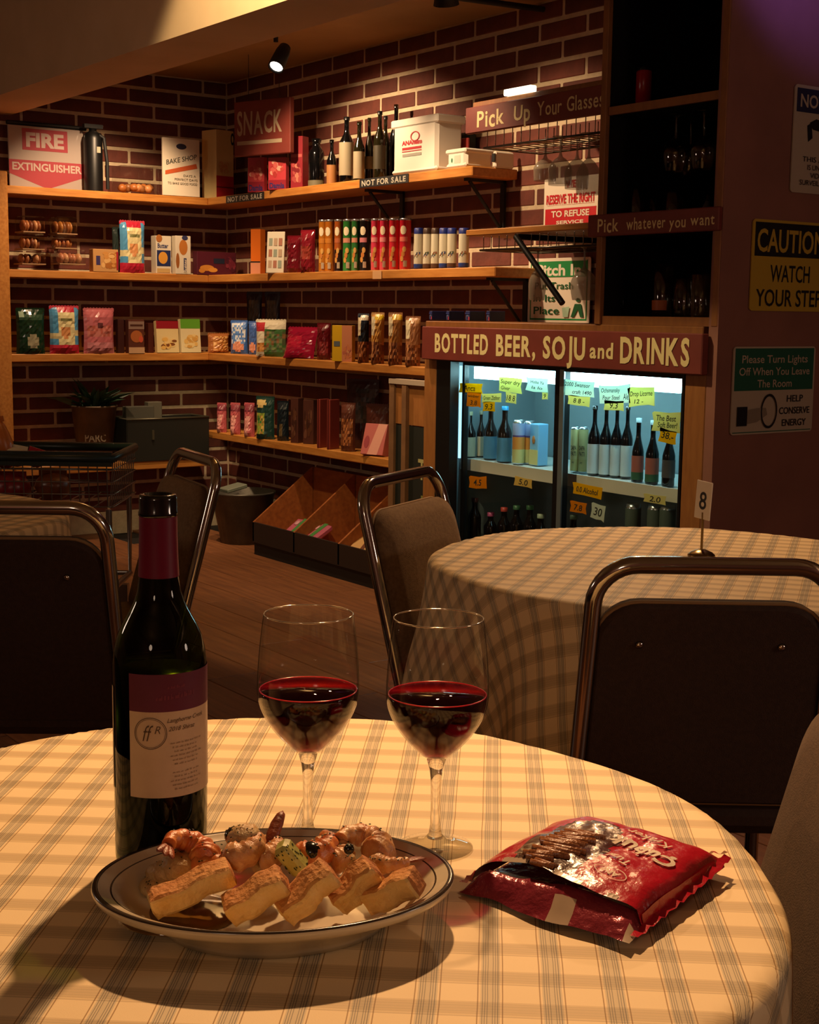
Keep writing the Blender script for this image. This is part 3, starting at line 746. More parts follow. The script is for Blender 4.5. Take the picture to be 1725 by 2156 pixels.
def can(loc, R_, H, top, bands, lab, group, name='drink_can', texts=(), cat='can'):
    b = MB(); pr = [(0, 0), (R_*.85, 0), (R_, .006)]; ms = [top, top]
    for z, m_ in bands: pr.append((R_, z*H)); ms.append(m_)
    pr += [(R_*.86, H), (R_*.8, H), (R_*.78, H-.003), (0, H-.003)]; ms += [top, top, top, top]
    b.lathe(pr, 16, top, ms=ms); o = b.build(name, None, loc); tag(o, lab, cat, group)
    if texts:
        b = MB()
        for (t, z, hh, m_, wd) in texts: b.text(t, lambda x, y, z=z: ((R_+.0008)*math.cos(-PI*.35+x/R_), (R_+.0008)*math.sin(-PI*.35+x/R_), z*H+y), hh, m_, wd*R_, .02)
        b.build('print', o)
    return o
SIL = M('#c8ccd0', .25, .9); YC = M('#cfc27c', .5); PUR = M('#5b4a86', .5); ORG = M('#d98a3a', .5); TXT = M('#3a3a30', .6)
for a, b_, t, y, lb in ((1078, 1104, 884, .05, 'left lilac and orange drink can in the cooler beside the blue-labelled bottle'), (1102, 1124, 886, .09, 'right lilac and orange drink can in the cooler beside the pale blue carton')):
    l, r, h = cool(a, b_, t, y, 0)
    can(l, r, h, SIL, [(.22, YC), (.34, YC), (.62, ORG), (.66, PUR), (.93, M('#9aa8cf', .4))], lb, 'lilac drink cans')
l, r, h = cool(1120, 1148, 892, .09, 0)
b = MB(); b.box((0, 0, h/2), (r*2, .05, h), M('#7fb8e0', .5), None, .003); o = b.build('drink_carton', None, l); tag(o, 'pale blue drink carton in the cooler beside the middle door frame', 'carton')
b = MB(); b.box((0, -.026, h*.2), (r*1.9, .002, h*.36), YC); b.ell((0, -.027, h*.62), (r*.35, .002, h*.1), M('#b4743a', .6)); b.build('print', o)
for a, b_, y, lb in ((1200, 1219, .05, 'left cream yellow drink can behind the right cooler door'), (1217, 1237, .06, 'right cream yellow drink can behind the right cooler door')):
    l, r, h = cool(a, b_, 899, y, 0)
    can(l, r, h, SIL, [(.3, YC), (.95, M('#d6cb8d', .5))], lb, 'cream yellow drink cans', texts=(('DAPA', .55, .016, TXT, 1.3), ('PATI', .42, .016, TXT, 1.2), ('PT', .22, .007, TXT, .5)))
for i, (a, b_, lb) in enumerate(((1236, 1263, 'leftmost of the four large bottles with blank white labels in the cooler'), (1261, 1286, 'second of the four large white-labelled bottles in the cooler'),
        (1284, 1308, 'third of the four large white-labelled bottles in the cooler'), (1306, 1330, 'rightmost of the four large white-labelled bottles in the cooler'))):
    l, r, h = cool(a, b_, 856, .05+.01*i, 0); bottle(l, r, h, 0, BLKB, GWL, BLKB, lb, 'large white-labelled bottles in the cooler', lz=(.03, .46), sh=.56, neckr=.33)
REDL = M('#a65a4a', .6)
for a, b_, t, lb in ((1329, 1354, 930, 'left small dark bottle with a red and green label at the right of the cooler'), (1358, 1386, 935, 'middle small dark bottle with a red and green label at the right of the cooler'), (1393, 1420, 938, 'right small dark bottle with a grey label at the right end of the cooler')):
    l, r, h = cool(a, b_, t-48, .04, 0)
    o = bottle(l, r, h, 0, BLKB, REDL if a < 1390 else M('#4a4644', .6), M('#cfe0ea', .3), lb, 'small dark bottles at the right of the cooler shelf', lz=(.14, .42), sh=.5)
    if a < 1390:
        b = MB(); b.lathe([(r+.001, h*.04), (r+.001, h*.16)], 14, M('#2e5a3c', .6), a0=PI, a1=2.2*PI); b.build('label_band', o)
# lower level
zlo = .30
def low(px, pyt, y=.05): 
    Y = Yc+yi+y; X = solx(px, Y, .45); return (X, Y, zlo), solz(pyt, X, Y)-zlo
one('lower_shelf', 'box', (0, yi+.18, zlo-.006), (cw-.06, .35, .008), M('#c8ccc8', .5), parent=co)
for px, t, c_, lb in ((1000, 1050, '#3a1416', 'maroon'), (1034, 1080, '#c2568c', 'pink'), (1062, 1070, '#b8423a', 'red'), (1088, 1066, '#3d6b4c', 'dark green'), (1116, 1066, '#4b8a5c', 'green'), (1139, 1084, '#9fb09a', 'pale grey'), (1208, 1086, '#78a08c', 'pale mint')):
    l, h = low(px, t, .04); bottle(l, .026, h, 0, BLKB, None, M('#'+c_.strip('#'), .4), 'dark bottle with a %s cap low in the cooler' % lb, 'capped bottles on the lower cooler shelf', neckr=.42)
for px, t, lb in ((1332, 1060, 'left pale can low in the right half of the cooler'), (1378, 1062, 'middle pale can low in the right half of the cooler'), (1404, 1062, 'right pale can low in the right half of the cooler')):
    l, h = low(px, t, .04); can(l, .027, h, SIL, [(.94, M('#4d5a52', .5))], lb, 'pale cans on the lower cooler shelf')

# price tags taped on the glass
def ptag(x0, y0, x1, y1, col, lines, lab, jag=0, y=None, angle=0.):
    Y = Yc+(.046 if (x0+x1)/2 < 1165 else .020)-.004
    xm, ym = (x0+x1)/2, (y0+y1)/2; X = solx(xm, Y, .8); Z = solz(ym, X, Y)
    w_ = solx(x1, Y, Z)-solx(x0, Y, Z); h_ = solz(y0, X, Y)-solz(y1, X, Y)
    rr = random.Random(int(x0*3+y0)); pts = []
    for (u, v) in ((-.5, -.5), (-.1, -.5), (.3, -.47), (.5, -.5), (.47, 0), (.5, .5), (.1, .47), (-.4, .5), (-.5, .45), (-.46, 0)):
        pts.append((w_*(u+rr.uniform(-.03, .03)), 0, h_*(v+rr.uniform(-.05, .05))))
    b = MB(); b.prism(pts, (0, .0006, 0), col); o = b.build('price_tag', None, (X, Y, Z)); o.rotation_euler = (0, angle, 0); tag(o, lab, 'label')
    if lines:
        b = MB()
        for (t, u, v, hh, ww) in lines: b.text(t, lambda x, z, u=u, v=v: (u*w_+x, -.0006, v*h_+z), hh*h_, INK, ww*w_, .01, .15)
        b.build('handwriting', o)
    return o
INK = M('#23241c', .7); TY = paper('#f0c410'); TO = paper('#e89a18'); TC = paper('#e6e09c'); TW = paper('#dce8d8')
for a in (
 (966, 807, 1014, 827, TY, [('Anca', -.05, 0, .6, .5)], 'bright yellow tag highest at the left edge of the cooler, reading anca', -.02),
 (982, 826, 1012, 857, TO, [('3.8', 0, -.2, .32, .5), ('winbier', 0, .25, .2, .8)], 'orange tag reading 3.8 just under the highest yellow tag', 0),
 (1014, 828, 1055, 847, TC, [('Green Zizibor', 0, 0, .45, .85)], 'cream strip tag between the yellow tags and the super tag', -.06),
 (1016, 846, 1042, 866, TY, [('9.3', 0, 0, .6, .6)], 'small yellow tag reading 9.3 over the second beer bottle', -.06),
 (1049, 795, 1097, 827, TC, [('Super dry', 0, .2, .28, .85), ('Giver', -.2, -.22, .25, .4)], 'pale tag reading super at the top of the left cooler door', .04),
 (1064, 827, 1086, 849, TC, [('18 8', 0, 0, .55, .8)], 'small cream tag reading 18 8 under the super tag', .03),
 (1106, 796, 1152, 825, TW, [('Hoba Ya', 0, .2, .22, .6), ('la lo', 0, -.2, .22, .5)], 'pale blue-white tag at the upper right of the left cooler door', .04),
 (1140, 826, 1152, 841, TC, [('9', 0, 0, .6, .4)], 'tiny cream tag reading 9 against the middle frame', .0),
 (1183, 800, 1250, 834, TW, [('2000 Swansor', -.05, .2, .26, .8), ('craft 1490', .1, -.25, .24, .6)], 'large white tag at the upper left of the right cooler door', .02),
 (1194, 834, 1241, 854, TC, [('8 8 -', 0, 0, .5, .5)], 'cream tag reading 8 8 under the large white tag', .03),
 (1258, 810, 1324, 848, TW, [('Ochsmansky', -.12, .2, .24, .6), ('Pour Steel', -.1, -.2, .24, .55), ('Ale!', .38, -.15, .34, .2)], 'wide white tag reading ale in the middle of the right cooler door', -.06),
 (1270, 843, 1312, 864, TC, [('9.3', 0, 0, .6, .4)], 'cream tag reading 9.3 under the ale tag', -.02),
 (1320, 814, 1375, 855, TC, [('Drop Licorne', 0, .15, .26, .85), ('12 -', -.1, -.25, .22, .35)], 'cream tag reading drop right of the ale tag', -.08),
 (1372, 868, 1431, 909, TC, [('The Best', 0, .2, .30, .7), ('Soft Beer!', .05, -.15, .28, .7)], 'large cream tag reading the best at the right edge of the cooler', -.02),
 (1387, 904, 1424, 933, TY, [('38.-', 0, .05, .5, .7)], 'yellow tag reading 38 under the best tag', .10),
 (990, 1003, 1027, 1028, TO, [('4.5', 0, 0, .5, .45)], 'orange tag reading 4.5 below the white rail at the left of the cooler', -.08),
 (1086, 1005, 1124, 1025, paper('#e4cc74'), [('5.0', 0, 0, .6, .5)], 'cream tag reading 5.0 below the white rail of the left door', .04),
 (1210, 1021, 1271, 1045, TY, [('0.0 Alcohol', 0, 0, .5, .75)], 'yellow ribbon tag reading 0.0 alcohol under the white rail', .03),
 (1205, 1057, 1240, 1080, TO, [('7.8', 0, 0, .55, .5)], 'orange tag reading 7.8 below the ribbon tag', .03),
 (1250, 1060, 1279, 1095, TW, [('30', 0, 0, .5, .6)], 'torn white tag reading 30 beside the orange 7.8 tag', .1),
 (1360, 1042, 1408, 1060, TC, [('2.0', 0, 0, .65, .5)], 'cream tag reading 2.0 low on the right cooler door', .0),
): ptag(*a[:7], angle=a[7])

# ================================================================ GOODS ON THE SHELVES
def put(wall, x0, x1, yt, off, d, yaw=0.):
    z = S[wall]+.0005; pm = (x0+x1)/2
    if wall[0] == 'R' or wall == 'TP':
        Y = (3.6 if wall != 'TP' else YF)+off+d/2; X = solx(pm, Y, z); rz = yaw; n = (math.sin(yaw), -math.cos(yaw))
    else:
        X = (-6.913 if wall != 'L5' else -6.86)-off-d/2; Y = soly(pm, X, z); rz = PI/2+yaw; n = (math.cos(yaw), math.sin(yaw))
    dep = (np.array([X, Y, z])-CAM)@AF; W = (x1-x0)/FPX*dep
    L = math.hypot(X, Y); cb = (n[0]*-X+n[1]*-Y)/L; sb = math.sqrt(max(0, 1-cb*cb))
    w_ = max(.02, (W-d*sb)/max(.3, cb)); Yf, Xf = Y, X
    h = solz(yt, Xf, Yf)-z
    return w_, h, (X, Y, z), rz
def sample(arts, u, v, base):
    c = base
    for it in arts:
        k = it[0]
        if k == 'r' and it[1] <= u <= it[3] and it[2] <= v <= it[4]: c = it[5]
        elif k == 'e' and ((u-it[1])/it[3])**2+((v-it[2])/it[4])**2 <= 1: c = it[5]
        elif k == 'p':
            ins = False; P = it[1]; j = len(P)-1
            for i in range(len(P)):
                if (P[i][1] > v) != (P[j][1] > v) and u < (P[j][0]-P[i][0])*(v-P[i][1])/(P[j][1]-P[i][1])+P[i][0]: ins = not ins
                j = i
            if ins: c = it[2]
        elif k == 'n' and it[1] <= u <= it[3] and it[2] <= v <= it[4]:     # mottled print of food
            c = it[5][int(abs(math.sin(u*37.1+v*91.7+math.floor(u*9)*12.9+math.floor(v*13)*78.2)*43758.5)) % len(it[5])]
    return c
def pack_box(wall, x0, x1, yt, off, d, base, arts, lab, yaw=0., group=None, lean=0., name='biscuit_box', cat='box', side=None, rough=.4):
    w_, h, loc, rz = put(wall, x0, x1, yt, off, d, yaw); base = M(base, rough) if isinstance(base, str) else base
    b = MB(); b.box((0, 0, h/2), (w_, d, h), base, None, .0015)
    if side: b.poly([(w_/2+.0004, -d/2, 0), (w_/2+.0004, d/2, 0), (w_/2+.0004, d/2, h), (w_/2+.0004, -d/2, h)], M(side, rough))
    o = b.build(name, None, loc, rz)
    if lean: o.rotation_euler = (lean, 0, rz); o.rotation_mode = 'XYZ'
    tag(o, lab, cat, group)
    if arts:
        a = MB()
        for i, it in enumerate(arts):
            if it[0] == 'n':
                rq = random.Random(int(x0+yt)); U, V = it[3]-it[1], it[4]-it[2]
                for p in range(22):
                    ru_, rv_ = U*rq.uniform(.10, .2), V*rq.uniform(.08, .18); u0 = rq.uniform(it[1]+ru_, it[3]-ru_); v0 = rq.uniform(it[2]+rv_, it[4]-rv_); an_ = rq.uniform(0, 3)
                    a.poly([((u0+ru_*math.cos(t*PI/5)-.5)*w_, -d/2-.0006-.0003*i-.00004*p, (v0+rv_*math.sin(t*PI/5))*h) for t in range(10)], it[5][p % len(it[5])])
            else: draw(a, it, w_, h, lambda x, z, i=i: (x, -d/2-.0006-.0003*i, z+h/2))
        a.build('front_print', o)
    return o
def bag(wall, x0, x1, yt, off, d, base, arts, lab, yaw=0., group=None, lean=0., seed=1, name='snack_bag', rough=.28, texts=(), top=None, nu=12, nv=16, cat='bag'):
    w_, h, loc, rz = put(wall, x0, x1, yt, off, d*.6, yaw); base = M(base, rough) if isinstance(base, str) else base
    rr = random.Random(seed); nz = [[rr.uniform(-1, 1) for _ in range(nu+1)] for _ in range(nv+1)]
    def surf(u, v, sgn):
        e = (max(0, math.sin(PI*u))**.55)*(min(1, (1-v)*6)**.8)*(min(1, .45+v*5)**.8)
        i, j = min(nu, int(u*nu+.5)), min(nv, int(v*nv+.5))
        x = (u-.5)*w_*(1-.05*math.sin(PI*v)); y = sgn*(d/2*e*(1-.35*v))+nz[j][i]*d*.05*e
        return (x, y, v*h+nz[j][i]*.001)
    b = MB()
    for sgn in (-1, 1):
        for j in range(nv):
            for i in range(nu):
                m_ = sample(arts, (i+.5)/nu, (j+.5)/nv, base) if sgn < 0 else base
                q = [surf((i+a)/nu, (j+c)/nv, sgn) for a, c in ((0, 0), (1, 0), (1, 1), (0, 1))]
                if sgn > 0: q = q[::-1]
                b.add(q, [(0, 1, 2, 3)], m_, False)
    b.poly([surf(i/nu, 0, -1) for i in range(nu+1)]+[surf(i/nu, 0, 1) for i in range(nu, -1, -1)], base)
    o = b.build(name, None, loc, rz)
    if lean: o.rotation_euler = (lean, 0, rz)
    tag(o, lab, cat, group)
    tm = M(top, rough) if isinstance(top, str) else (top or base); s_ = MB()
    n = 10; P = [(-w_/2, h*.985)]
    for i in range(n): P += [(-w_/2+w_*(i+.5)/n, h*1.0+.006), (-w_/2+w_*(i+1)/n, h*1.0+.002)]
    P += [(w_/2, h*.94), (-w_/2, h*.94)]
    s_.prism([(x, -.002, z) for x, z in P][::-1], (0, .004, 0), tm); s_.build('top_seal', o)
    if texts:
        t_ = MB()
        for (t, u, v, hh, ww, m_) in texts:
            t_.text(t, lambda x, y, u=u, v=v: (lambda P_: (P_[0], P_[1]-.0025, P_[2]))(surf(min(.999, max(0, u+x/w_)), min(.999, max(0, v+y/h)), -1)), hh*h, m_, ww*w_, .02)
        t_.build('print', o)
    return o
c = lambda s, r=.4: M(s, r)
BRN = [c('#8a4a22'), c('#a5622c'), c('#6e3518'), c('#bd7d42')]; TAN = [c('#c98f4c'), c('#a9692e'), c('#dcae6e')]
NUTS = [c('#7a4526'), c('#a8683a'), c('#5c3018'), c('#c48a58'), c('#8c5630')]
GRNS = [c('#3f6b35'), c('#6b7d4a'), c('#85613c'), c('#4f5a3a')]
# ---- top shelf, left wall
w_, h_, loc, rz = put('L1', 23, 178, 268, .16, .01)
plate_sign('fire_sign', w_, h_, .01, M('#a89a92', .12), [('p', [(0, .46), (1, .46), (1, .24), (.5, .02), (0, .24)], M('#a04850', .15)), ('r', .18, .62, .78, .96, M('#a04850', .15)), ('t', 'FIRE', .48, .79, .22, M('#b8a49c', .2), dict(w=.5, bold=.04)),
   ('t', 'EXTINGUISHER', .5, .36, .12, M('#b8a49c', .2), dict(w=.92, bold=.03))], 'glossy white and red fire extinguisher sign propped at the left end of the top shelf', (loc[0], loc[1], loc[2]+h_/2), rz, border=1)
bpy.data.objects['fire_sign'].rotation_euler = (-.03, 0, rz)
b = MB(); b.tube([(0, -w_/2, 0), (0, w_/2+.02, 0)], .011, BLACKM, 8); o = b.build('black_rod', None, (loc[0]-.02, loc[1], loc[2]+h_+.012)); tag(o, 'thin black rod lying along the top of the fire extinguisher sign', 'rod')
w_, h_, loc, rz = put('L1', 176, 219, 262, .07, .10)
b = MB(); r = .048; b.lathe([(0, 0), (r, 0), (r, .004), (r, h_*.78), (r*.85, h_*.86), (r*.4, h_*.9), (r*.4, h_*.94), (0, h_*.94)], 18, BLACK)
fe = b.build('fire_extinguisher', None, loc); tag(fe, 'black cylinder fire extinguisher standing beside the fire sign on the top shelf', 'extinguisher')
b = MB(); b.box((0, 0, h_*.97), (.03, .10, .02), BLACKM); b.tube([(.0, .03, h_*.96), (.0, .055, h_*.99)], .006, CHROME); b.tube([(.02, 0, h_*.88), (.035, .045, h_*.8), (.04, .058, h_*.45), (.04, .060, h_*.05)], .009, BLACKM, 8); b.build('hose_and_lever', fe)
one('badge', 'box', (.0475, .01, h_*.62), (.002, .02, .03), M('#a8a08a', .5), parent=fe)
w_, h_, loc, rz = put('L1', 236, 338, 352, .03, .12)
ct = MB(); w2, d2 = w_/2, .06
ct.box((0, 0, h_/2), (w_, .12, h_), GLASS, None, .008); o = ct.build('clear_container', None, loc, rz); tag(o, 'clear plastic container with orange packets on the top left shelf', 'container')
b = MB()
for i in range(9): b.ell((-w2*.75+i*w_*.09, R.uniform(-.03, .03), .028+R.uniform(0, .012)), (.024, .02, .02), c(['#b06a34', '#c98a55', '#8f5a30'][i % 3]), 8, 6, None, .3, i)
b.build('packets', o)
pack_box('L1', 342, 421, 292, .0, .014, '#dfd3bd', [('e', .5, .86, .14, .05, c('#2d2f4a')), ('t', 'BAKE SHOP', .5, .64, .085, c('#3a4038'), dict(w=.86, ang=.22, shear=.2, bold=.01)),
   ('p', [(.06, .36), (.06, .43), (.9, .58), (.93, .5)], c('#c25a30')), ('t', 'DAYS A', .72, .36, .04, c('#55503f'), dict(w=.34)), ('t', 'PERFECT DAYS', .62, .29, .04, c('#55503f'), dict(w=.62)), ('t', 'TO BAKE GOOD FOOD', .52, .22, .04, c('#55503f'), dict(w=.8))],
   'white bake shop card with an orange stripe standing on the top left shelf', name='shop_card', cat='sign', rough=.6)
o = pack_box('L1', 426, 492, 276, -.02, .12, '#dcc68a', [('r', 0, 0, 1, .33, c('#b82630')), ('r', 0, .155, 1, .175, c('#6d141a')), ('n', .1, .36, .75, .56, [c('#d6a878'), c('#cfa06e'), c('#d9bb80')]), ('e', .92, .88, .09, .09, BLACK), ('e', .93, .88, .05, .05, c('#dcc68a'))],
   'tall cream and red cardboard carton in the brick corner of the top shelf', name='carton', yaw=.2, cat='box', side='#8f1c24')
# ---- top shelf, back wall
for i, (a, b_) in enumerate(((522, 563), (565, 609))):
    pack_box('R1', a, b_, 332, .0, .035, '#b83a42', [('r', 0, 0, 1, .3, c('#8f2030')), ('n', .08, .32, .92, .92, [c('#c9605a'), c('#b5443f'), c('#dba08c'), c('#a83434')]), ('t', 'Damla', .5, .13, .17, c('#2c2b66'), dict(w=.84, bold=.03))],
      ['left', 'right'][i]+' of the two pink red Damla sweet boxes under the snack sign', yaw=.55, group='pink sweet boxes', name='sweet_box')
pack_box('R1', 612, 650, 288, .05, .06, '#8f2630', [('n', .05, .1, .95, .5, [c('#a84a48'), c('#c07a66'), c('#7a2028')]), ('r', .05, .6, .95, .66, c('#b35a55'))], 'tall dark red box standing right of the pink sweet boxes', yaw=.5)
def shelf_bottle(wall, x0, x1, yt, off, body, lm, cap, lab, group='wine and spirit bottles on the top shelf', lz=(.1, .5), sh=.58, neckr=.36, name='liquor_bottle'):
    z = S[wall]; Y = 3.6+off; X = solx((x0+x1)/2, Y, z); dep = (np.array([X, Y, z])-CAM)@AF; r = (x1-x0)/FPX*dep/2
    h = solz(yt, X, Y)-z; return bottle((X, Y, z+.0005), r, h, 0, body, lm, cap, lab, group, name, lz, sh, neckr)
OLV = M('#1c1a0c', .1, 0, .6); CRM = c('#a3987c', .6)
shelf_bottle('R1', 649, 683, 294, .08, BLKB, c('#6e6a52', .6), BLKB, 'squat round black bottle left of the wine bottles on the top shelf', lz=(.02, .14), sh=.72, neckr=.5)
shelf_bottle('R1', 688, 709, 296, .05, BLKB, c('#a4703c', .6), BLKB, 'dark bottle with a tan label on the top shelf', lz=(.02, .44), sh=.55)
shelf_bottle('R1', 714, 745, 248, .08, BLKB, CRM, BLACK, 'tallest black wine bottle with a long cream label on the top shelf', lz=(.12, .62), sh=.62, neckr=.33)
shelf_bottle('R1', 744, 768, 258, .05, OLV, CRM, OLV, 'brown bottle with a large square cream label on the top shelf', lz=(.04, .50), sh=.56)
shelf_bottle('R1', 768, 786, 250, .10, OLV, c('#7c7458', .6), OLV, 'slim olive bottle behind the square-labelled bottle', lz=(.2, .4), sh=.56)
shelf_bottle('R1', 786, 812, 236, .07, OLV, c('#3b3522', .6), BLACK, 'tall olive wine bottle left of the white tub', lz=(.15, .5), sh=.6, neckr=.33)
shelf_bottle('R1', 800, 822, 246, .16, OLV, None, BLACK, 'dark wine bottle behind the white tub, lower neck', sh=.6, neckr=.33)
shelf_bottle('R1', 820, 846, 222, .17, BLKB, None, CHROME, 'dark wine bottle behind the white tub, the tallest neck with a shiny cap', sh=.6, neckr=.33)
def tub(x0, x1, yt, off, d, lab, arts, lidh=.03, yaw=0., m=WHITE, foot=True):
    w_, h, loc, rz = put('R1', x0, x1, yt, off, d, yaw); 
    b = MB(); n = 1; b.box((0, 0, h/2), (w_*.95, d*.93, h), m, None, .014)
    if foot: b.box((0, 0, .01), (w_*.98, d*.97, .02), m, None, .008)
    o = b.build('plastic_tub', None, loc, rz); tag(o, lab, 'tub')
    b = MB(); b.box((0, 0, h-lidh/2), (w_*1.02, d*1.0, lidh), m, None, .006); b.build('rim', o)
    a = MB()
    for i, it in enumerate(arts): draw(a, it, w_, h, lambda x, z, i=i: (x, -d*.93/2-.0006-.0003*i, z+h/2))
    if arts: a.build('print', o)
    return o
RL = c('#b8323a')
tub(821, 978, 250, .0, .15, 'large white lidded plastic tub with a red Anaheim logo on the top shelf', [('t', 'ANAheim', .45, .56, .08, RL, dict(w=.44, bold=.05)), ('r', .24, .43, .66, .475, RL), ('r', .24, .395, .66, .41, RL), ('r', .25, .31, .66, .36, c('#a8a49a')), ('o', .52, .66, .10, .09, RL, .8)], .035)
tub(937, 1040, 316, .01, .15, 'low white plastic tub with a green stamp near the top shelf end', [('e', .3, .42, .04, .12, c('#3c7a5c')), ('r', .42, .25, .72, .65, c('#d4cdbd'))], .02)
w_, h_, loc, rz = put('R1', 1044, 1076, 320, .115, .10)
b = MB(); b.box((0, 0, h_/2), (w_, .10, h_), WHITE, None, .006); b.box((-w_/2+.01, -.052, h_*.6), (.02, .004, h_*.5), BLACKM); tag(b.build('small_tub', None, loc, rz), 'small white container with a black clip at the shelf end beside the low tub', 'tub')
w_, h_, loc, rz = put('R1', 938, 1004, 282, .18, .05); tag(one('dark_pouch', 'box', (0, 0, h_/2), (w_, .05, h_), c('#1c2a22', .5), None, .01, loc=loc, rz=rz), 'dark green pouch standing behind the low white tub', 'pouch')
w_, h_, loc, rz = put('R1', 955, 988, 292, .165, .01); tag(one('red_packet', 'box', (0, 0, h_/2), (w_, .01, h_), c('#a83c38', .5), None, .002, loc=loc, rz=rz), 'small red packet in front of the dark pouch behind the low tub', 'packet')
# not for sale tags on the shelf edge
def edge_tag(x0, x1, Y, z, lab, wall='R'):
    Xa, Xb = solx(x0, Y, z), solx(x1, Y, z)
    plate_sign('shelf_tag', Xb-Xa, .038, .0015, BLACKM, [('t', 'NOT FOR SALE', .5, .5, .62, c('#b9b4a4', .6), dict(w=.9, bold=.03, jit=.05))], lab, ((Xa+Xb)/2, Y, z), 0, 'label')
edge_tag(757, 860, 3.5975, 1.766, 'black not for sale strip on the top shelf edge below the wine bottles')
edge_tag(476, 556, 3.5975, 1.764, 'black not for sale strip on the top shelf edge near the brick corner')
plate_sign('shelf_tag', .07, .036, .0012, M('#d8a878', .5), [], 'small pale price tag on the crisp shelf edge under the pink tubes', (solx(794, 3.597, 1.362), 3.597, 1.362), 0, 'label')

# ---- middle shelf, left wall
def clam(wall, x0, x1, ytop, ybot, off, lab, cols, seed):
    w_, h, loc, rz = put(wall, x0, x1, ytop, off, .12); z0 = solz(ybot, loc[0], loc[1])
    z0 = max(z0, S[wall]+.0005); hh = loc[2]+h-z0
    b = MB()
    for i in range(5): b.ell((-w_*.36+w_*.18*i, R.uniform(-.02, .02), hh*.42), (w_*.11, .04, hh*.36), c(cols[i % len(cols)]), 8, 6, None, .15, seed+i)
    b.box((0, 0, .004), (w_, .12, .006), c('#9c7a5a', .4))
    o = b.build('pastry_pack', None, (loc[0], loc[1], z0), rz); tag(o, lab, 'food pack', 'clear pastry packs')
    one('clear_lid', 'box', (0, 0, hh/2+.002), (w_*1.0, .125, hh-.004), GLASS, None, .006, parent=o)
PCOL = ['#8f5230', '#a86a40', '#6e3a24', '#c08a60']
clam('L2', 30, 96, 528, 558, .0, 'lowest of the three stacked clear pastry packs at the left end of the middle shelf', PCOL, 1)
clam('L2', 32, 94, 492, 527, .0, 'middle of the three stacked clear pastry packs at the left end', PCOL, 2)
clam('L2', 34, 96, 456, 491, .0, 'topmost of the three stacked clear pastry packs at the left end', PCOL, 3)
clam('L2', 108, 180, 526, 558, -.01, 'pink brown pastry pack in front of the second stack on the middle left shelf', ['#b07050', '#c08a60', '#9a5a3a'], 4)
clam('L2', 100, 162, 496, 525, .03, 'lower orange pastry pack of the second stack on the middle left shelf', ['#a86432', '#b87a44', '#8a4c26'], 5)
clam('L2', 104, 164, 458, 495, .03, 'topmost orange brown pastry pack of the second stack', ['#8a5228', '#a0662e', '#6e4020'], 6)
pack_box('L2', 189, 249, 525, .0, .05, '#c4935a', [('n', .3, .1, 1, .9, TAN), ('r', .12, .3, .28, .7, c('#3c3564')), ('r', .92, .1, 1, .9, c('#9c2030'))], 'small beige biscuit box left of the striped animal biscuit bag')
BLU = c('#4f93c0', .3); CRE = c('#d8cc98', .3); RD = c('#b8243a', .3)
def animal(wall, a, b_, yt, lab, seed):
    bag(wall, a, b_, yt, .0, .06, '#4f93c0', [('r', 0, .6, 1, .9, BLU), ('r', .22, .1, .80, .95, CRE), ('r', .0, .3, .22, .45, CRE), ('r', .8, .4, 1, .5, CRE), ('r', 0, 0, 1, .20, RD), ('r', .22, .86, .8, 1, RD), ('r', .3, .69, .72, .75, c('#77774a')), ('e', .5, .45, .18, .13, c('#c98a55', .4))], lab, seed=seed, group='striped animal biscuit bags', name='biscuit_bag', top='#c04050',
        rough=.3)
animal('L2', 250, 308, 466, 'blue cream and red animal biscuit bag on the middle left shelf', 3)
bag('L2', 236, 254, 480, .05, .03, '#24302c', [], 'thin dark pouch tucked behind the striped biscuit bag on the middle shelf', seed=9)
pack_box('L2', 319, 361, 497, .02, .06, '#dcd2bc', [('t', 'Butter', .45, .74, .12, c('#2b3564'), dict(w=.7, bold=.03)), ('r', .05, .2, .95, .62, c('#24305c')), ('e', .45, .42, .3, .16, c('#d89a3c')), ('e', .2, .93, .2, .1, c('#a86a34')), ('r', .05, .03, .9, .14, c('#c9a86a'))], 'left white butter cookie box with a round cookie picture on the middle shelf')
pack_box('L2', 362, 402, 497, .0, .05, '#dcd2bc', [('e', .5, .7, .28, .2, c('#b87434')), ('e', .12, .35, .12, .2, c('#9a5e2c')), ('r', .52, .04, .70, .42, c('#24305c')), ('t', 'Butter', .62, .22, .10, c('#dcd2bc'), dict(ang=PI/2, w=.8, bold=.02)), ('e', .6, .95, .2, .06, c('#33375c'))], 'right white butter cookie box showing its sideways lettering')
pack_box('L2', 407, 497, 531, .0, .05, '#541c2c', [('e', .25, .3, .18, .13, c('#cf8a3a')), ('e', .4, .22, .12, .1, c('#d8983f')), ('e', .12, .18, .08, .1, c('#c98434')), ('r', .42, .5, .7, .72, c('#20283c')), ('n', .72, .1, 1, .9, [c('#6b2436'), c('#4a1a2c'), c('#7c3040')])], 'flat dark maroon wafer box with orange biscuits on the middle shelf', name='wafer_box', side='#2a1016')
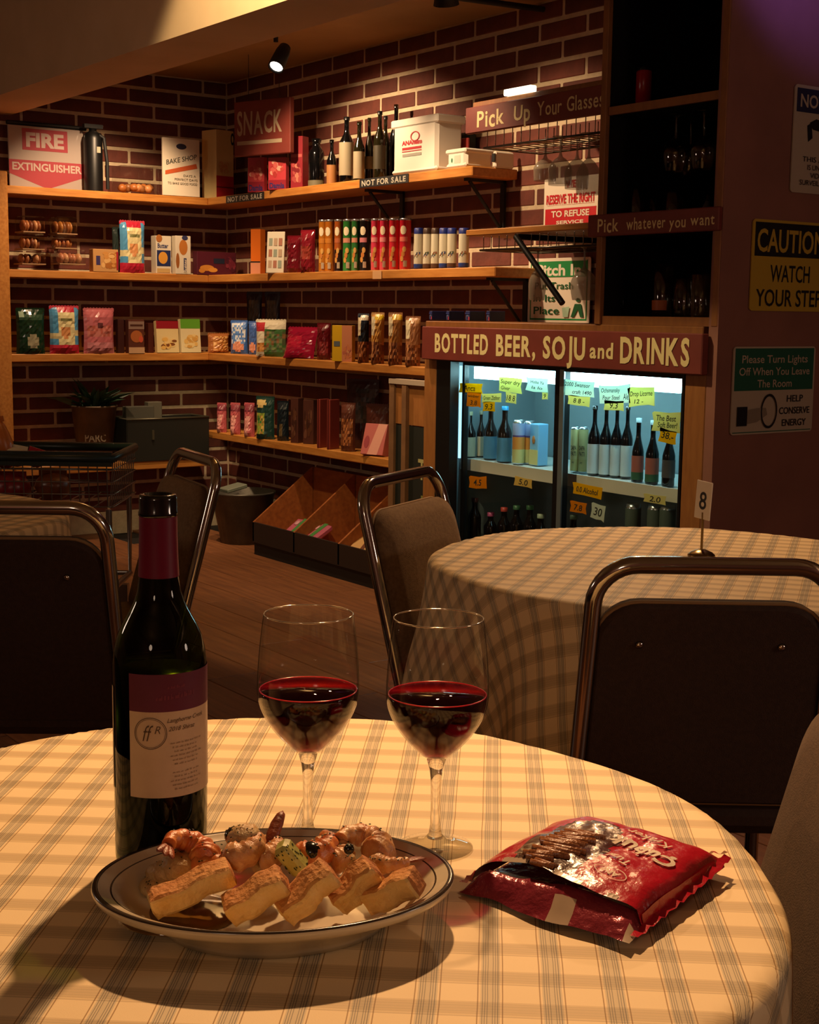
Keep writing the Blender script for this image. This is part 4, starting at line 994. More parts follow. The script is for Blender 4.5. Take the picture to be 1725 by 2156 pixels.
# ---- middle shelf, back wall
pack_box('R2', 528, 559, 483, .08, .05, '#d06a1c', [('r', 0, 0, 1, .28, c('#c98a6a')), ('r', 0, .26, 1, .29, BLACKM)], 'slim bright orange carton at the inner corner of the middle shelf', yaw=.5)
pack_box('R2', 560, 598, 487, .0, .008, '#d6cdb8', [('r', .12+.28*i, .12+.27*j, .32+.28*i, .3+.27*j, c(['#b49a80', '#a8705a', '#8f9a8a'][(i+j) % 3])) for i in range(3) for j in range(3)], 'white card with a grid of small pictures leaning on the middle shelf', yaw=.65, lean=-.1, name='picture_card', cat='card', rough=.6)
bag('R2', 600, 640, 498, .03, .08, '#6b1420', [], 'wrinkled dark red snack bag on the middle shelf behind the white card', yaw=.5, seed=21, rough=.2)
bag('R2', 628, 669, 486, .0, .08, '#7c1a26', [('r', .2, .3, .8, .6, c('#8f3a30', .2))], 'shiny dark red snack bag leaning beside the orange crisp tubes', yaw=.5, seed=22, rough=.18)
def crisp(px, yt, r_px, off, body, low_, lab, group, body2=None, badge=True, chips=None):
    z = S['R2']+.0005; Y = 3.6+off; X = solx(px, Y, z); dep = (np.array([X, Y, z])-CAM)@AF; r = r_px/FPX*dep; h = solz(yt, X, Y)-z
    b = MB(); bm = c(body, .35); lm = c(low_, .35)
    b.lathe([(0, 0), (r, 0), (r, .003), (r, h*.42), (r, h*.96), (r*1.04, h*.965), (r*1.04, h*.995), (r*.98, h), (0, h-.004)], 18, bm, ms=[SIL, SIL, lm, bm, SIL, SIL, SIL, c('#c8a8a0', .3)])
    o = b.build('crisp_tube', None, (X, Y, z)); tag(o, lab, 'tube', group)
    a = MB(); R1 = r+.0008; A0 = -PI*.33
    def P(x, y, e=0.): return ((R1+e)*math.cos(A0+x/r), (R1+e)*math.sin(A0+x/r), y)
    if badge: cell(a, P, 0, h*.77, r*.60, h*.085, c('#dcd0ae', .4))
    cface(a, P, -.8*r, .8*r, lambda x: .55*h, lambda x: .64*h, c(body2 or '#c9765a', .4))
    for i in range(3): cell(a, lambda x, y, i=i: P(x, y, .0004*(i+1)), r*(-.2+.22*i), h*(.22+.09*i), r*.34, h*.055, c((chips or ['#d49a4a', '#c8803a', '#d8a85a'])[i], .4))
    cface(a, lambda x, y: P(x, y, .0018), .1*r, .7*r, lambda x: .06*h, lambda x: .18*h, c('#b9a890', .4), 4)
    a.build('front_print', o)
G1 = 'crisp tubes in a row on the middle shelf'
for i, (px, rp, bd, lw, b2, lb) in enumerate(((680, 9, '#b8701c', '#b8741f', '#c07a2a', 'first ochre crisp tube, leftmost of the row'), (694, 10, '#ba6c1c', '#b87420', '#c07a2a', 'second ochre crisp tube from the left of the row'),
    (713, 9, '#a8541c', '#2a1410', '#b06038', 'rust crisp tube with a black lower half between the ochre and green tubes'), (733, 11, '#2f7d35', '#3a8a40', '#c88a70', 'first green crisp tube right of the rust tube'), (749, 9, '#2a7030', '#4f8a48', '#c88a70', 'second green crisp tube, left of the black tube'),
    (768, 11, '#171312', '#1a1412', '#c97a80', 'black crisp tube between the green and pink tubes'), (791, 10, '#d83c58', '#e05a60', '#e08a8a', 'first pink crisp tube right of the black tube'), (809, 10, '#d83450', '#de5560', '#e08a8a', 'second pink crisp tube of the row'),
    (830, 11, '#d02434', '#d83c34', '#de7060', 'first bright red crisp tube of the row'), (853, 12, '#cc1f30', '#d4382e', '#de7060', 'second bright red crisp tube, rightmost of the tall tubes'))):
    crisp(px, 463-(i*.35), rp, .05+(.02 if i % 2 else 0), bd, lw, lb, G1, b2)
for i, (px, rp, top_, lb) in enumerate(((881, 10, '#1c2c78', 'first small white tub-shaped can with a blue lid right of the red tubes'), (899, 9, '#3c2a20', 'second small white can, brown lid'), (916, 9, '#3c2a20', 'third small white can, brown lid'),
    (934, 10, '#1c2c78', 'fourth small white can with a blue lid'), (951, 10, '#1c2c78', 'fifth small white can with a blue lid'), (976, 11, '#1c2c78', 'rightmost small white can with a blue lid by the shelf end'))):
    z = S['R2']+.0005; Y = 3.65; X = solx(px, Y, z); dep = (np.array([X, Y, z])-CAM)@AF; r = rp/FPX*dep; h = solz(480, X, Y)-z
    o = can((X, Y, z), r, h, c(top_, .4), [(.13, c('#27408a' if i in (0, 3, 5) else '#5a4030', .4)), (.85, c('#c9c4ac', .4)), (.98, c(top_, .4))], lb, 'small white snack cans', 'snack_can')
    a = MB()
    for q in range(3): a.poly([((r+.0009+q*.0003)*math.cos(-PI*.33+(x+.3*q-.3)), (r+.0009+q*.0003)*math.sin(-PI*.33+(x+.3*q-.3)), y+h*(.26+.04*q)) for x, y in ((-.4, 0), (.4, .004), (.5, .014), (-.3, .012))], c(['#3a4a30', '#8a5030', '#2c3a6a'][(i+q) % 3], .5))
    a.build('front_print', o)

# ---- third shelf, left wall
bag('L3', 33, 97, 650, .0, .06, '#14301f', [('r', .1, .75, .9, .85, c('#33503c', .25)), ('e', .55, .28, .2, .15, c('#8f8a70', .3)), ('r', .05, .8, .25, .95, c('#9fb8a0', .2))], 'dark green glossy snack bag, leftmost on the third shelf', seed=31, rough=.15)
animal('L3', 103, 169, 645, 'second striped animal biscuit bag, on the third shelf between the green and pink bags', 32)
bag('L3', 174, 243, 650, .0, .06, '#b8646a', [('n', .1, .35, .9, .6, [c('#a8584c', .3), c('#b87068', .3)]), ('e', .5, .62, .12, .05, c('#5a2c30')), ('r', .1, 0, 1, .25, c('#c07a80', .3))], 'pink glossy snack bag on the third left shelf', seed=33, rough=.22)
pack_box('L3', 265, 304, 673, .0, .04, '#5c3024', [('r', 0, .72, 1, .95, c('#8c7468')), ('r', .1, .8, .9, .86, c('#4a2a20')), ('e', .5, .5, .38, .18, c('#b06434')), ('e', .78, .42, .14, .1, c('#c8563c')), ('r', 0, 0, 1, .18, c('#caa27c'))], 'small brown biscuit box with a round cookie picture right of the pink bag')
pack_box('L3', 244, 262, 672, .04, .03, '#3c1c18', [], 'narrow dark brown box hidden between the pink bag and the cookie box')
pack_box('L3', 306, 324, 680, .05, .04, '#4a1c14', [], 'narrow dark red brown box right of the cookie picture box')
pack_box('L3', 327, 378, 676, .0, .03, '#dcc48c', [('r', 0, .76, 1, 1, c('#8f1824')), ('n', .1, .1, .9, .55, [c('#dcae5c'), c('#7c4a24'), c('#e0c080')])], 'cream cereal bar box with a dark red top on the third shelf', lean=-.1)
pack_box('L3', 378, 424, 672, .0, .03, '#e0d0a0', [('r', 0, .72, 1, 1, c('#5f9c2c')), ('n', .1, .12, .9, .55, [c('#e0b868'), c('#d0a050'), c('#e6cc8c')])], 'cream cereal bar box with a bright green top on the third shelf', lean=-.1)
bag('L3', 434, 486, 703, .0, .07, '#a86a3a', [('n', .2, .1, .9, .9, TAN)], 'low croissant packet in the corner of the third shelf', seed=35)
# ---- third shelf, back wall
bag('R3', 484, 524, 676, .08, .05, '#3c64a8', [('n', .1, .3, .9, .95, [c('#4f78b8'), c('#c8d0d8'), c('#5a88c8')]), ('e', .5, .22, .32, .16, c('#c98a70'))], 'blue and white snack bag in the corner of the third shelf', yaw=.7, seed=36)
bag('R3', 522, 545, 678, .10, .04, '#4060a0', [('e', .5, .22, .32, .16, c('#c98a70'))], 'second blue snack bag, half hidden by the green and white bag', yaw=.7, seed=37)
bag('R3', 536, 606, 674, .02, .06, '#dcd4b8', [('r', .35, 0, 1, .75, GRNS[0]), ('n', .35, .1, 1, .7, GRNS), ('r', 0, .7, .3, .95, c('#b8323a')), ('n', 0, .1, .3, .4, TAN)], 'white and green snack bag on the third shelf right of the brick corner', yaw=.6, seed=38)
for a, b_, k in ((518, 554, 0), (556, 592, 1)):
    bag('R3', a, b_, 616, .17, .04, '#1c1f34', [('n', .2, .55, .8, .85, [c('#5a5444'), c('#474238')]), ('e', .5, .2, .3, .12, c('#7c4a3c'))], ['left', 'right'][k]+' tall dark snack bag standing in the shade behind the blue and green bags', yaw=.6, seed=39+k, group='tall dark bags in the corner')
bag('R3', 592, 664, 686, .0, .06, '#8c1430', [('r', .1, .3, .6, .7, c('#a82038', .15))], 'crimson glossy snack bag leaning back on the third shelf', yaw=.5, seed=41, rough=.12, lean=-.35)
bag('R3', 664, 700, 682, .04, .06, '#5c1018', [('n', .3, .1, .9, .5, [c('#6a1a20'), c('#8a3030')])], 'dark red snack bag behind the crimson glossy bag', yaw=.5, seed=42, rough=.25)
pack_box('R3', 699, 748, 685, .0, .03, '#d0a818', [('r', .5, 0, 1, 1, c('#c8805a')), ('n', .5, .05, 1, .5, [c('#c87a4c'), c('#d09468'), c('#b86850')]), ('r', .1, .42, .4, .56, c('#5a6468'))], 'yellow and salmon snack box on the third shelf', yaw=.45)
YB_ = [c('#d8a030', .3), c('#c88a2c', .3)]
for i, (a, b_, yt, bs, tp_, lb) in enumerate(((750, 780, 662, '#1c2430', '#d8d0b8', 'dark and cream nut bag, leftmost of the four tall nut bags'), (778, 812, 660, '#d09a4c', '#e0c020', 'first yellow-topped nut bag of the four tall ones'), (814, 850, 660, '#a8743c', '#e0b820', 'second yellow-topped nut bag of the four tall ones'), (850, 888, 668, '#9c6a44', '#b08050', 'rightmost brown nut bag next to the bottled beer sign'))):
    bag('R3', a, b_, yt, .0, .06, bs, [('r', .0, .55, .45, .95, c('#d8cca8', .3)), ('n', 0, 0, 1, .42, NUTS if i else NUTS[:3]), ('r', .3, .86, 1, 1, c(tp_, .3))], lb, yaw=.6, seed=44+i, group='tall nut bags at the shelf end', rough=.22)
w_, h_, loc, rz = put('R3', 866, 890, 730, -.05, .04, .5); 
# blue packs on the housing
S['TP'] = 1.1685
for i, (a, b_) in enumerate(((906, 940), (942, 976), (980, 1022), (1024, 1064))):
    pack_box('TP', a, b_, 655, .28, .08, '#232c5c', [('e', .5, .35, .36, .26, c('#5a6078')), ('e', .5, .3, .24, .16, c('#232c5c')), ('r', .7, .05, 1, .4, c('#a83a4c')), ('r', 0, .7, 1, .8, c('#3a4684'))],
       ['first', 'second', 'third', 'fourth'][i]+' dark blue pack from the left lying on the cooler housing', yaw=.0, group='blue packs on the housing', name='snack_pack')
# ---- lowest shelf, back wall
S['R4'] = .552
for i, (a, b_) in enumerate(((454, 481), (482, 510), (511, 540))):
    bag('R4', a, b_, 850, .0, .06, '#b85a60', [('p', [(.1, 0), (.55, 0), (.8, .6), (.3, .6)], c('#dc9a94', .3)), ('r', 0, .75, 1, 1, c('#7c3440', .3))], ['left', 'middle', 'right'][i]+' of three pink packs at the left end of the lowest shelf', yaw=.5, seed=50+i, group='pink packs on the lowest shelf')
bag('R4', 536, 582, 836, .0, .06, '#1c3a34', [('n', .0, .1, .55, .6, [c('#8a9c3c'), c('#c0a050'), c('#3f7a3c')]), ('e', .35, .86, .3, .1, c('#c9b070'))], 'green and yellow snack bag right of the pink packs on the lowest shelf', yaw=.5, seed=54)
bag('R4', 580, 612, 846, .03, .06, '#101c24', [('r', .4, .1, .7, .45, c('#5a4a2c'))], 'dark snack bag behind the green and yellow bag', yaw=.5, seed=55)
for i, (a, b_, t) in enumerate(((612, 640, 838), (638, 672, 842))):
    pack_box('R4', a, b_, t, .03+.03*i, .05, '#4a2820', [('n', .05, .1, .95, .8, [c('#53301f'), c('#3c2018'), c('#644030')])], ['left', 'right'][i]+' brown snack box in the middle of the lowest shelf', yaw=.4, group='brown boxes on the lowest shelf')
for i, (a, b_, t) in enumerate(((671, 690, 840), (691, 712, 841))):
    pack_box('R4', a, b_, t, .0, .07, '#7c3028', [('r', .3, 0, .6, 1, c('#4a1814'))], ['left', 'right'][i]+' slim red brown carton standing on the lowest shelf', yaw=.3, group='slim red cartons')
bag('R4', 714, 752, 850, .02, .06, '#5a3024', [('n', .1, .1, .9, .7, NUTS[:3])], 'brown nut bag right of the slim cartons on the lowest shelf', yaw=.5, seed=57)
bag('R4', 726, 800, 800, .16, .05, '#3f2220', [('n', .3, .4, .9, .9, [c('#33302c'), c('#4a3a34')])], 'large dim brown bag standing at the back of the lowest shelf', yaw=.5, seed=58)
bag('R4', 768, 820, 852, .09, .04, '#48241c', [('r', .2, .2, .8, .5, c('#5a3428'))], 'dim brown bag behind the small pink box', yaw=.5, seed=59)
pack_box('R4', 758, 818, 893, .0, .05, '#c06a66', [('p', [(.3, 0), (.75, 0), (1, 1), (.6, 1)], c('#e0a090')), ('e', .2, .4, .12, .2, c('#a04850'))], 'small pink wafer box in front at the right end of the lowest shelf', yaw=.35, lean=-.3)

# ================================================================ TABLES, CLOTHS, CHAIRS
def ramp(nt, stops, const=True):
    cr = nt.nodes.new('ShaderNodeValToRGB'); r = cr.color_ramp
    if const: r.interpolation = 'CONSTANT'
    r.elements[0].position = stops[0][0]; r.elements[0].color = (*srgb(stops[0][1]), 1)
    r.elements[1].position = stops[1][0]; r.elements[1].color = (*srgb(stops[1][1]), 1)
    for p, c_ in stops[2:]:
        e = r.elements.new(p); e.color = (*srgb(c_), 1)
    return cr
def plaid(name):
    m, nt, b = nodes(name); L = nt.links.new
    uv = nt.nodes.new('ShaderNodeUVMap'); uv.uv_map = 'cloth'
    nz = nt.nodes.new('ShaderNodeTexNoise'); nz.inputs['Scale'].default_value = 14; L(uv.outputs[0], nz.inputs['Vector'])
    sub = nt.nodes.new('ShaderNodeVectorMath'); sub.operation = 'SUBTRACT'; sub.inputs[1].default_value = (.5, .5, .5); L(nz.outputs['Color'], sub.inputs[0])
    sc = nt.nodes.new('ShaderNodeVectorMath'); sc.operation = 'SCALE'; sc.inputs['Scale'].default_value = .0016; L(sub.outputs[0], sc.inputs[0])
    ad = nt.nodes.new('ShaderNodeVectorMath'); ad.operation = 'ADD'; L(uv.outputs[0], ad.inputs[0]); L(sc.outputs[0], ad.inputs[1])
    sp = nt.nodes.new('ShaderNodeSeparateXYZ'); L(ad.outputs[0], sp.inputs[0])
    def fr(sock, per, off=0.):
        d = nt.nodes.new('ShaderNodeMath'); d.operation = 'MULTIPLY_ADD'; d.inputs[1].default_value = 1/per; d.inputs[2].default_value = 50+off; L(sock, d.inputs[0])
        f = nt.nodes.new('ShaderNodeMath'); f.operation = 'FRACT'; L(d.outputs[0], f.inputs[0]); return f.outputs[0]
    W_ = '#eed6a6'; G_ = '#d0bf9a'; DK = '#857b68'; BR = '#a5824e'
    st = [(0, W_), (.275, BR), (.293, W_), (.325, G_)]
    for p in (.355, .395, .435, .52, .56, .60): st += [(p, DK), (p+.013, G_)]
    st += [(.64, W_), (.675, BR), (.693, W_)]
    r1 = ramp(nt, st); L(fr(sp.outputs[0], .0416, PLX), r1.inputs[0])
    st2 = [(0, '#ffffff'), (.24, '#dedad6'), (.27, '#f0eeea'), (.31, '#dedad4'), (.37, '#e4e0da'), (.39, '#ceccc8'), (.405, '#dedad6'), (.47, '#d2d0cc'), (.485, '#dedad6'), (.56, '#ceccc8'), (.575, '#e0dcd8'), (.64, '#d6d3cf'), (.655, '#ebe8e4'), (.70, '#ffffff')]
    r2 = ramp(nt, st2); L(fr(sp.outputs[1], .0450, PLY), r2.inputs[0])
    mx_ = nt.nodes.new('ShaderNodeMix'); mx_.data_type = 'RGBA'; mx_.blend_type = 'MULTIPLY'; mx_.inputs[0].default_value = 1
    L(r1.outputs[0], mx_.inputs[6]); L(r2.outputs[0], mx_.inputs[7]); L(mx_.outputs[2], b.inputs['Base Color'])
    b.inputs['Roughness'].default_value = .62; b.inputs['Specular IOR Level'].default_value = .35
    n2 = nt.nodes.new('ShaderNodeTexNoise'); n2.inputs['Scale'].default_value = 10; n2.inputs['Detail'].default_value = 3; L(uv.outputs[0], n2.inputs['Vector'])
    n3 = nt.nodes.new('ShaderNodeTexNoise'); n3.inputs['Scale'].default_value = 900; L(uv.outputs[0], n3.inputs['Vector'])
    a_ = nt.nodes.new('ShaderNodeMath'); a_.operation = 'MULTIPLY_ADD'; a_.inputs[1].default_value = .05; L(n3.outputs['Fac'], a_.inputs[0]); L(n2.outputs['Fac'], a_.inputs[2])
    bp = nt.nodes.new('ShaderNodeBump'); bp.inputs['Strength'].default_value = .18; bp.inputs['Distance'].default_value = .01; L(a_.outputs[0], bp.inputs['Height']); L(bp.outputs[0], b.inputs['Normal'])
    return m
PLX, PLY = .134, .845
PLAID = plaid('plaid_vinyl_cloth')
def tablecloth(c_, Rt, over, dirv, label, seed=1, n=110, folds=9, amp=.16, flare=.10):
    # a square cloth laid on a round top: flat inside the rim, hanging in folds outside it
    rr = random.Random(seed); ph = rr.uniform(0, 6); S_ = Rt+over; vs = []; uvs = []; fs = []
    a0 = math.atan2(dirv[1], dirv[0]); ca, sa = math.cos(a0), math.sin(a0); rd = .012
    for j in range(n+1):
        for i in range(n+1):
            u, v = (2*i/n-1)*S_, (2*j/n-1)*S_
            r = math.hypot(u, v); th = math.atan2(v, u)
            Re = Rt*(1+.010*math.sin(3*th+ph)+.008*math.sin(7*th+2*ph))
            if r <= Re-rd: x, y, z = u, v, 0
            else:
                s_ = r-(Re-rd)
                if s_ < rd*PI/2: q = s_/rd; rad = Re-rd+rd*math.sin(q); z = -rd*(1-math.cos(q))
                else:
                    d_ = s_-rd*PI/2; rad = Re+flare*d_+amp*d_*(.55*math.sin(folds*th+ph)+.35*math.sin((folds*2-3)*th+ph*2.3))*min(1, d_*6); z = -rd-d_*.97
                x, y = rad*math.cos(th), rad*math.sin(th)
            vs.append((x, y, z)); uvs.append((v*1., u*1.))
    for j in range(n):
        for i in range(n):
            fs.append((j*(n+1)+i, j*(n+1)+i+1, (j+1)*(n+1)+i+1, (j+1)*(n+1)+i))
    # u axis runs along the stripes
    me = bpy.data.meshes.new('tablecloth'); me.from_pydata(vs, [], fs)
    ul = me.uv_layers.new(name='cloth')
    for l in me.loops: ul.data[l.index].uv = uvs[l.vertex_index]
    me.polygons.foreach_set('use_smooth', [True]*len(me.polygons)); me.materials.append(PLAID); me.update()
    o = bpy.data.objects.new('tablecloth', me); COL.objects.link(o); o.location = (c_[0], c_[1], .7505); o.rotation_euler = (0, 0, a0)
    tag(o, label, 'tablecloth'); return o
def round_table(c_, Rt, label):
    e = empty('round_table', (c_[0], c_[1], 0)); tag(e, label, 'table')
    b = MB(); b.lathe([(0, .715), (Rt-.03, .715), (Rt-.022, .722), (Rt-.022, .738), (Rt-.03, .744), (0, .744)], 40, BOXWOOD); b.build('tabletop', e)
    b = MB(); b.lathe([(.03, .02), (.03, .715)], 16, BLACKM); b.build('column', e)
    for k in range(4):
        a = PI/4+k*PI/2; b = MB(); b.tube([(0, 0, .06), (.30*math.cos(a), .30*math.sin(a), .02)], [.022, .014], BLACKM, 8); b.build('foot', e)
    return e
T1 = (-.989, .556); R1_ = .424; T2 = (-1.822, 1.909); R2_ = .456
T3 = (-3.17, .83); R3_ = .42
round_table(T1, R1_, 'round table in the foreground under the plaid cloth'); round_table(T2, R2_, 'round table behind, by the cooler'); round_table(T3, R3_, 'round table at the left edge behind the shaded chair')
tablecloth(T1, R1_, .24, (-.778, .628), 'cream plaid cloth on the foreground table under the wine bottle and plate', 3, 150, amp=.10, flare=.05)
tablecloth(T2, R2_, .27, (-.60, .80), 'cream plaid cloth hanging in folds on the table with the number card', 5, 130, 8, .20, .12)
tablecloth(T3, R3_, .25, (-.6, .8), 'cream plaid cloth on the table at the left edge', 8, 90)

FABD = noisy('shaded_taupe_fabric', '#33231b', '#3d2a20', 140, .9, .25, (1, 1, 1), 3)  # chair fabric with shade painted in, for the two backs turned from the light
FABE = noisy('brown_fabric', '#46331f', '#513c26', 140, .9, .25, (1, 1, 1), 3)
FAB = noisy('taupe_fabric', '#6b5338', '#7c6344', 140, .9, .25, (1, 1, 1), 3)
PIPE = M('#8a6d48', .7)
def chair(top, ang, label, W_=.37, H_=.86, fab=None, back=.34):
    # top = plan position of the middle of the back's top bar ; ang = direction the sitter faces
    fab = fab or FAB; fx, fy = math.cos(ang), math.sin(ang); off = .31
    e = empty('banquet_chair', (top[0]+fx*off, top[1]+fy*off, 0), ang-PI/2); tag(e, label, 'chair', 'tubular banquet chairs with padded backs')
    yt, yb = -.31, -.20; w2 = W_/2; r = .0125; cr = .06
    def yz(z): return yb+(yt-yb)*(z-.46)/(H_-.46)
    pts = []
    zt2 = H_-r
    for k, sx in ((0, -1), (1, 1)):
        arc = []
        for i in range(9):
            a = i*PI/16; arc.append((sx*(w2-cr+cr*math.cos(a)), zt2-cr+cr*math.sin(a)))
        if k == 0: pts += arc
        else: pts += arc[::-1]
    P = [(-w2-.012, yz(.44), .44)]+[(x, yz(z), z) for x, z in pts]+[(w2+.012, yz(.44), .44)]
    b = MB(); b.tube(P, r, CHROME, 12); b.build('back_tube', e)
    for sx in (-1, 1):
        b = MB(); b.tube([(sx*(w2+.012), yz(.44), .44), (sx*(w2+.02), -.235, .22), (sx*(w2+.025), -.27, .0)], r, CHROME, 10); b.build('leg', e)
        b = MB(); b.tube([(sx*(w2+.01), -.19, .42), (sx*(w2+.015), .17, .425), (sx*(w2+.018), .205, .40), (sx*(w2+.022), .23, 0)], r, CHROME, 10); b.build('leg', e)
    zc = H_-.062-back/2; tilt = math.atan2(yb-yt, H_-.46)
    b = MB(); n = 44; hw, hh, cr2 = w2-.006, back/2, .06; out = []
    for cx_, cz_, a0 in ((hw-cr2, hh-cr2, 0), (-hw+cr2, hh-cr2, PI/2), (-hw+cr2+.0, -hh+.02, PI), (hw-cr2, -hh+.02, 1.5*PI)):
        cc = cr2 if cz_ > 0 else .02
        if cz_ < 0: cx_ = math.copysign(hw-.02+.008, cx_)
        for i in range(8): a = a0+i*PI/14; out.append((cx_+cc*math.cos(a), cz_+cc*math.sin(a)))
    def ring(s_, y_): return [(x*s_, y_, z*(1-(1-s_)*hw/hh)) for x, z in out]
    N = len(out); rings = [ring(.96, -.012), ring(1, -.006), ring(1, .010), ring(.97, .020), ring(.8, .030), ring(.5, .034)]
    vs = [q for rg in rings for q in rg]; fs = []
    for j in range(len(rings)-1):
        for i in range(N): fs.append((j*N+i, j*N+(i+1) % N, (j+1)*N+(i+1) % N, (j+1)*N+i))
    b.add(vs, fs, fab, True); b.add(rings[0], [tuple(range(N))[::-1]], fab); b.add(rings[-1], [tuple(range(N))], fab, True)
    o = b.build('backrest', e); o.location = (0, yz(zc)+.006, zc); o.rotation_euler = (tilt, 0, 0)
    b = MB(); b.tube(ring(1.004, -.004), .003, PIPE, 6, True); b.build('piping', o)
    for sx in (-1, 1):
        b = MB(); b.lathe([(0, .0), (.006, .0), (.005, .003), (0, .004)], 10, CHROME); q = b.build('screw', o); q.location = (sx*hw*.62, -.0125, hh*.62); q.rotation_euler = (PI/2, 0, 0)
    b = MB(); b.box((0, -.005, .455), (W_+.01, .40, .05), fab, None, .018); b.build('seat', e)
    return e
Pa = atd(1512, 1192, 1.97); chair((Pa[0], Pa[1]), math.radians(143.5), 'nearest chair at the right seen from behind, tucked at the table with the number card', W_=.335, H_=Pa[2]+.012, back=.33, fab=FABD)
Pb2 = atd(838, 1003, 3.0); chair((Pb2[0], Pb2[1]), math.radians(28), 'chair left of the table with the number card, in front of the wooden bin', H_=Pb2[2]+.012, W_=.36)
Pc = atd(418, 962, 3.4); chair((Pc[0], Pc[1]), math.radians(-100), 'chair behind the wine bottle, its bright chromed upright leaning left', H_=Pc[2]+.012, W_=.36)
Pd2 = atd(-5, 1068, 2.42); chair((Pd2[0], Pd2[1]), math.radians(146), 'shaded chair seen from behind at the left edge of the picture', H_=Pd2[2]+.012, W_=.36, back=.36, fab=FABD)
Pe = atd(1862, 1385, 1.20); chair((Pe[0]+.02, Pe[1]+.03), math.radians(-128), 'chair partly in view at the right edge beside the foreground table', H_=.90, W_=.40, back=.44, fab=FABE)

# number card
Pn = onz(1477, 1170, .7515); hn = solz(1012, Pn[0], Pn[1])-.7515
e = empty('table_number_stand', (Pn[0], Pn[1], .7515)); tag(e, 'white table number eight card on a slim metal stand on the far plaid table', 'table number')
BRS = M('#8f7a52', .25, 1.)
b = MB(); b.lathe([(0, .012), (.008, .012), (.020, .007), (.026, .002), (.026, 0), (0, 0)][::-1], 20, BRS); b.build('base', e)
b = MB(); b.tube([(0, 0, .01), (0, 0, hn-.06)], .0025, BRS, 8); b.build('rod', e)
an = math.atan2(AR[1], AR[0])+math.radians(55); ax, ay = math.cos(an), math.sin(an)
b = MB(); b.box((0, 0, 0), (.040, .003, .072), WHITE, None, .001); 
fn_ = lambda x, z: (x, -.0019, z)
b.text('8', fn_, .034, BLK, .018, .01); 
cd = b.build('number_card', e, (0, 0, hn-.037)); cd.rotation_euler = (0, math.radians(4), math.atan2(AR[1], AR[0])-math.radians(56))

# ================================================================ THINGS ON THE FLOOR AND LOW PLANK
# wooden display bin under the lowest shelf
p1 = onz(553, 1177, 0); fx0 = p1[0]-.35; BY = 3.43
bl = solx(532, BY, .22); zf = solz(1118, bl, BY)
e = empty('display_bin', (bl, BY, 0)); tag(e, 'slanted orange wooden display bin with dividers standing on the floor under the shelves', 'bin')
BLn = solx(818, BY, .2)-bl; zfr = .165; zbk = .40; dp = .34
BX = MB()
one('base', 'box', (BLn/2, .19, .035), (BLn+.0, .36, .07), BLACKM, parent=e)
one('front_board', 'box', (BLn/2, .006, .115), (BLn, .012, .10), M('#2a1a12', .7), parent=e)
one('bottom_board', 'box', (BLn/2, .18, .08), (BLn, .35, .012), BOXWOOD, parent=e)
one('back_board', 'box', (BLn/2, dp+.01, .25), (BLn, .012, .34), BOXWOOD, parent=e)
for k in range(4):
    x = .006+k*(BLn-.012)/3
    b = MB(); b.prism([(x-.006, 0, .07), (x-.006, dp, .07), (x-.006, dp, .42), (x-.006, .0, .165)], (.012, 0, 0), BOXWOOD); b.build('divider', e)
xq = lambda px, py, z: solx(px, BY+.12, z)-bl
for i, (px, h_, lab) in enumerate(((622, .13, 'left pink and green packet lying in the first bay of the wooden bin'), (662, .12, 'right pink and green packet in the first bay of the wooden bin'))):
    X = solx(px, BY+.10, .17); b = MB(); b.box((0, 0, 0), (.10, .12, .03), c('#c0607a', .35), None, .008); b.box((.01, 0, .0155), (.03, .118, .002), c('#4c8a4a', .4)); b.ell((-.02, .02, .017), (.015, .02, .004), c('#d8a0a8', .4), 8, 5)
    o = b.build('sweet_packet', None, (X, BY+.12, .155)); o.rotation_euler = (.5, 0, .25-.2*i); tag(o, lab, 'packet')
for i, (px, lab) in enumerate(((730, 'left cream packet in the second bay of the wooden bin'), (755, 'right cream packet in the second bay of the wooden bin'))):
    X = solx(px, BY+.08, .15); b = MB(); b.box((0, 0, 0), (.11, .14, .03), c(['#b8844c', '#cfa46c'][i], .35), None, .008); b.box((.02, 0, .0155), (.02, .13, .002), c('#6a3a22', .4)); 
    o = b.build('sweet_packet', None, (X, BY+.11, .135+.02*i)); o.rotation_euler = (.5, 0, .4); tag(o, lab, 'packet')
X = solx(815, BY+.1, .35); b = MB(); b.box((0, 0, 0), (.10, .06, .14), c('#d8a01c', .35), None, .01); o = b.build('yellow_packet', None, (X, BY+.2, .30)); o.rotation_euler = (.2, .3, 0); tag(o, 'bright yellow packet in the wooden bin seen through the chair back', 'packet')
# galvanised bucket
GALV = noisy('galvanised_steel', '#54504a', '#6e6a60', 12, .45, .1, metal=.6)
Pk = np.array([-6.32, 3.42]); b = MB(); rb_ = .165
ky = 3.58; kx = solx(512, ky, .15)+.02
b.lathe([(0, .004), (.115, 0), (.165, .26), (.172, .262), (.172, .27), (.163, .27), (.112, .01), (0, .012)], 26, GALV); o = b.build('metal_bucket', None, (kx-.02, ky, 0)); tag(o, 'dull galvanised bucket on the floor left of the wooden display bin', 'bucket')
b = MB(); b.tube([(-.172, 0, .25), (-.185, 0, .22), (-.172, 0, .19)], .006, GALV, 6); b.build('handle', o)
tag(one('paper_scrap', 'box', (kx-.09, ky-.02, .28), (.10, .12, .02), c('#6f7466', .6), Matrix.Rotation(.2, 3, 'X'), .004), 'grey green carton flap resting on the rim of the metal bucket', 'carton')
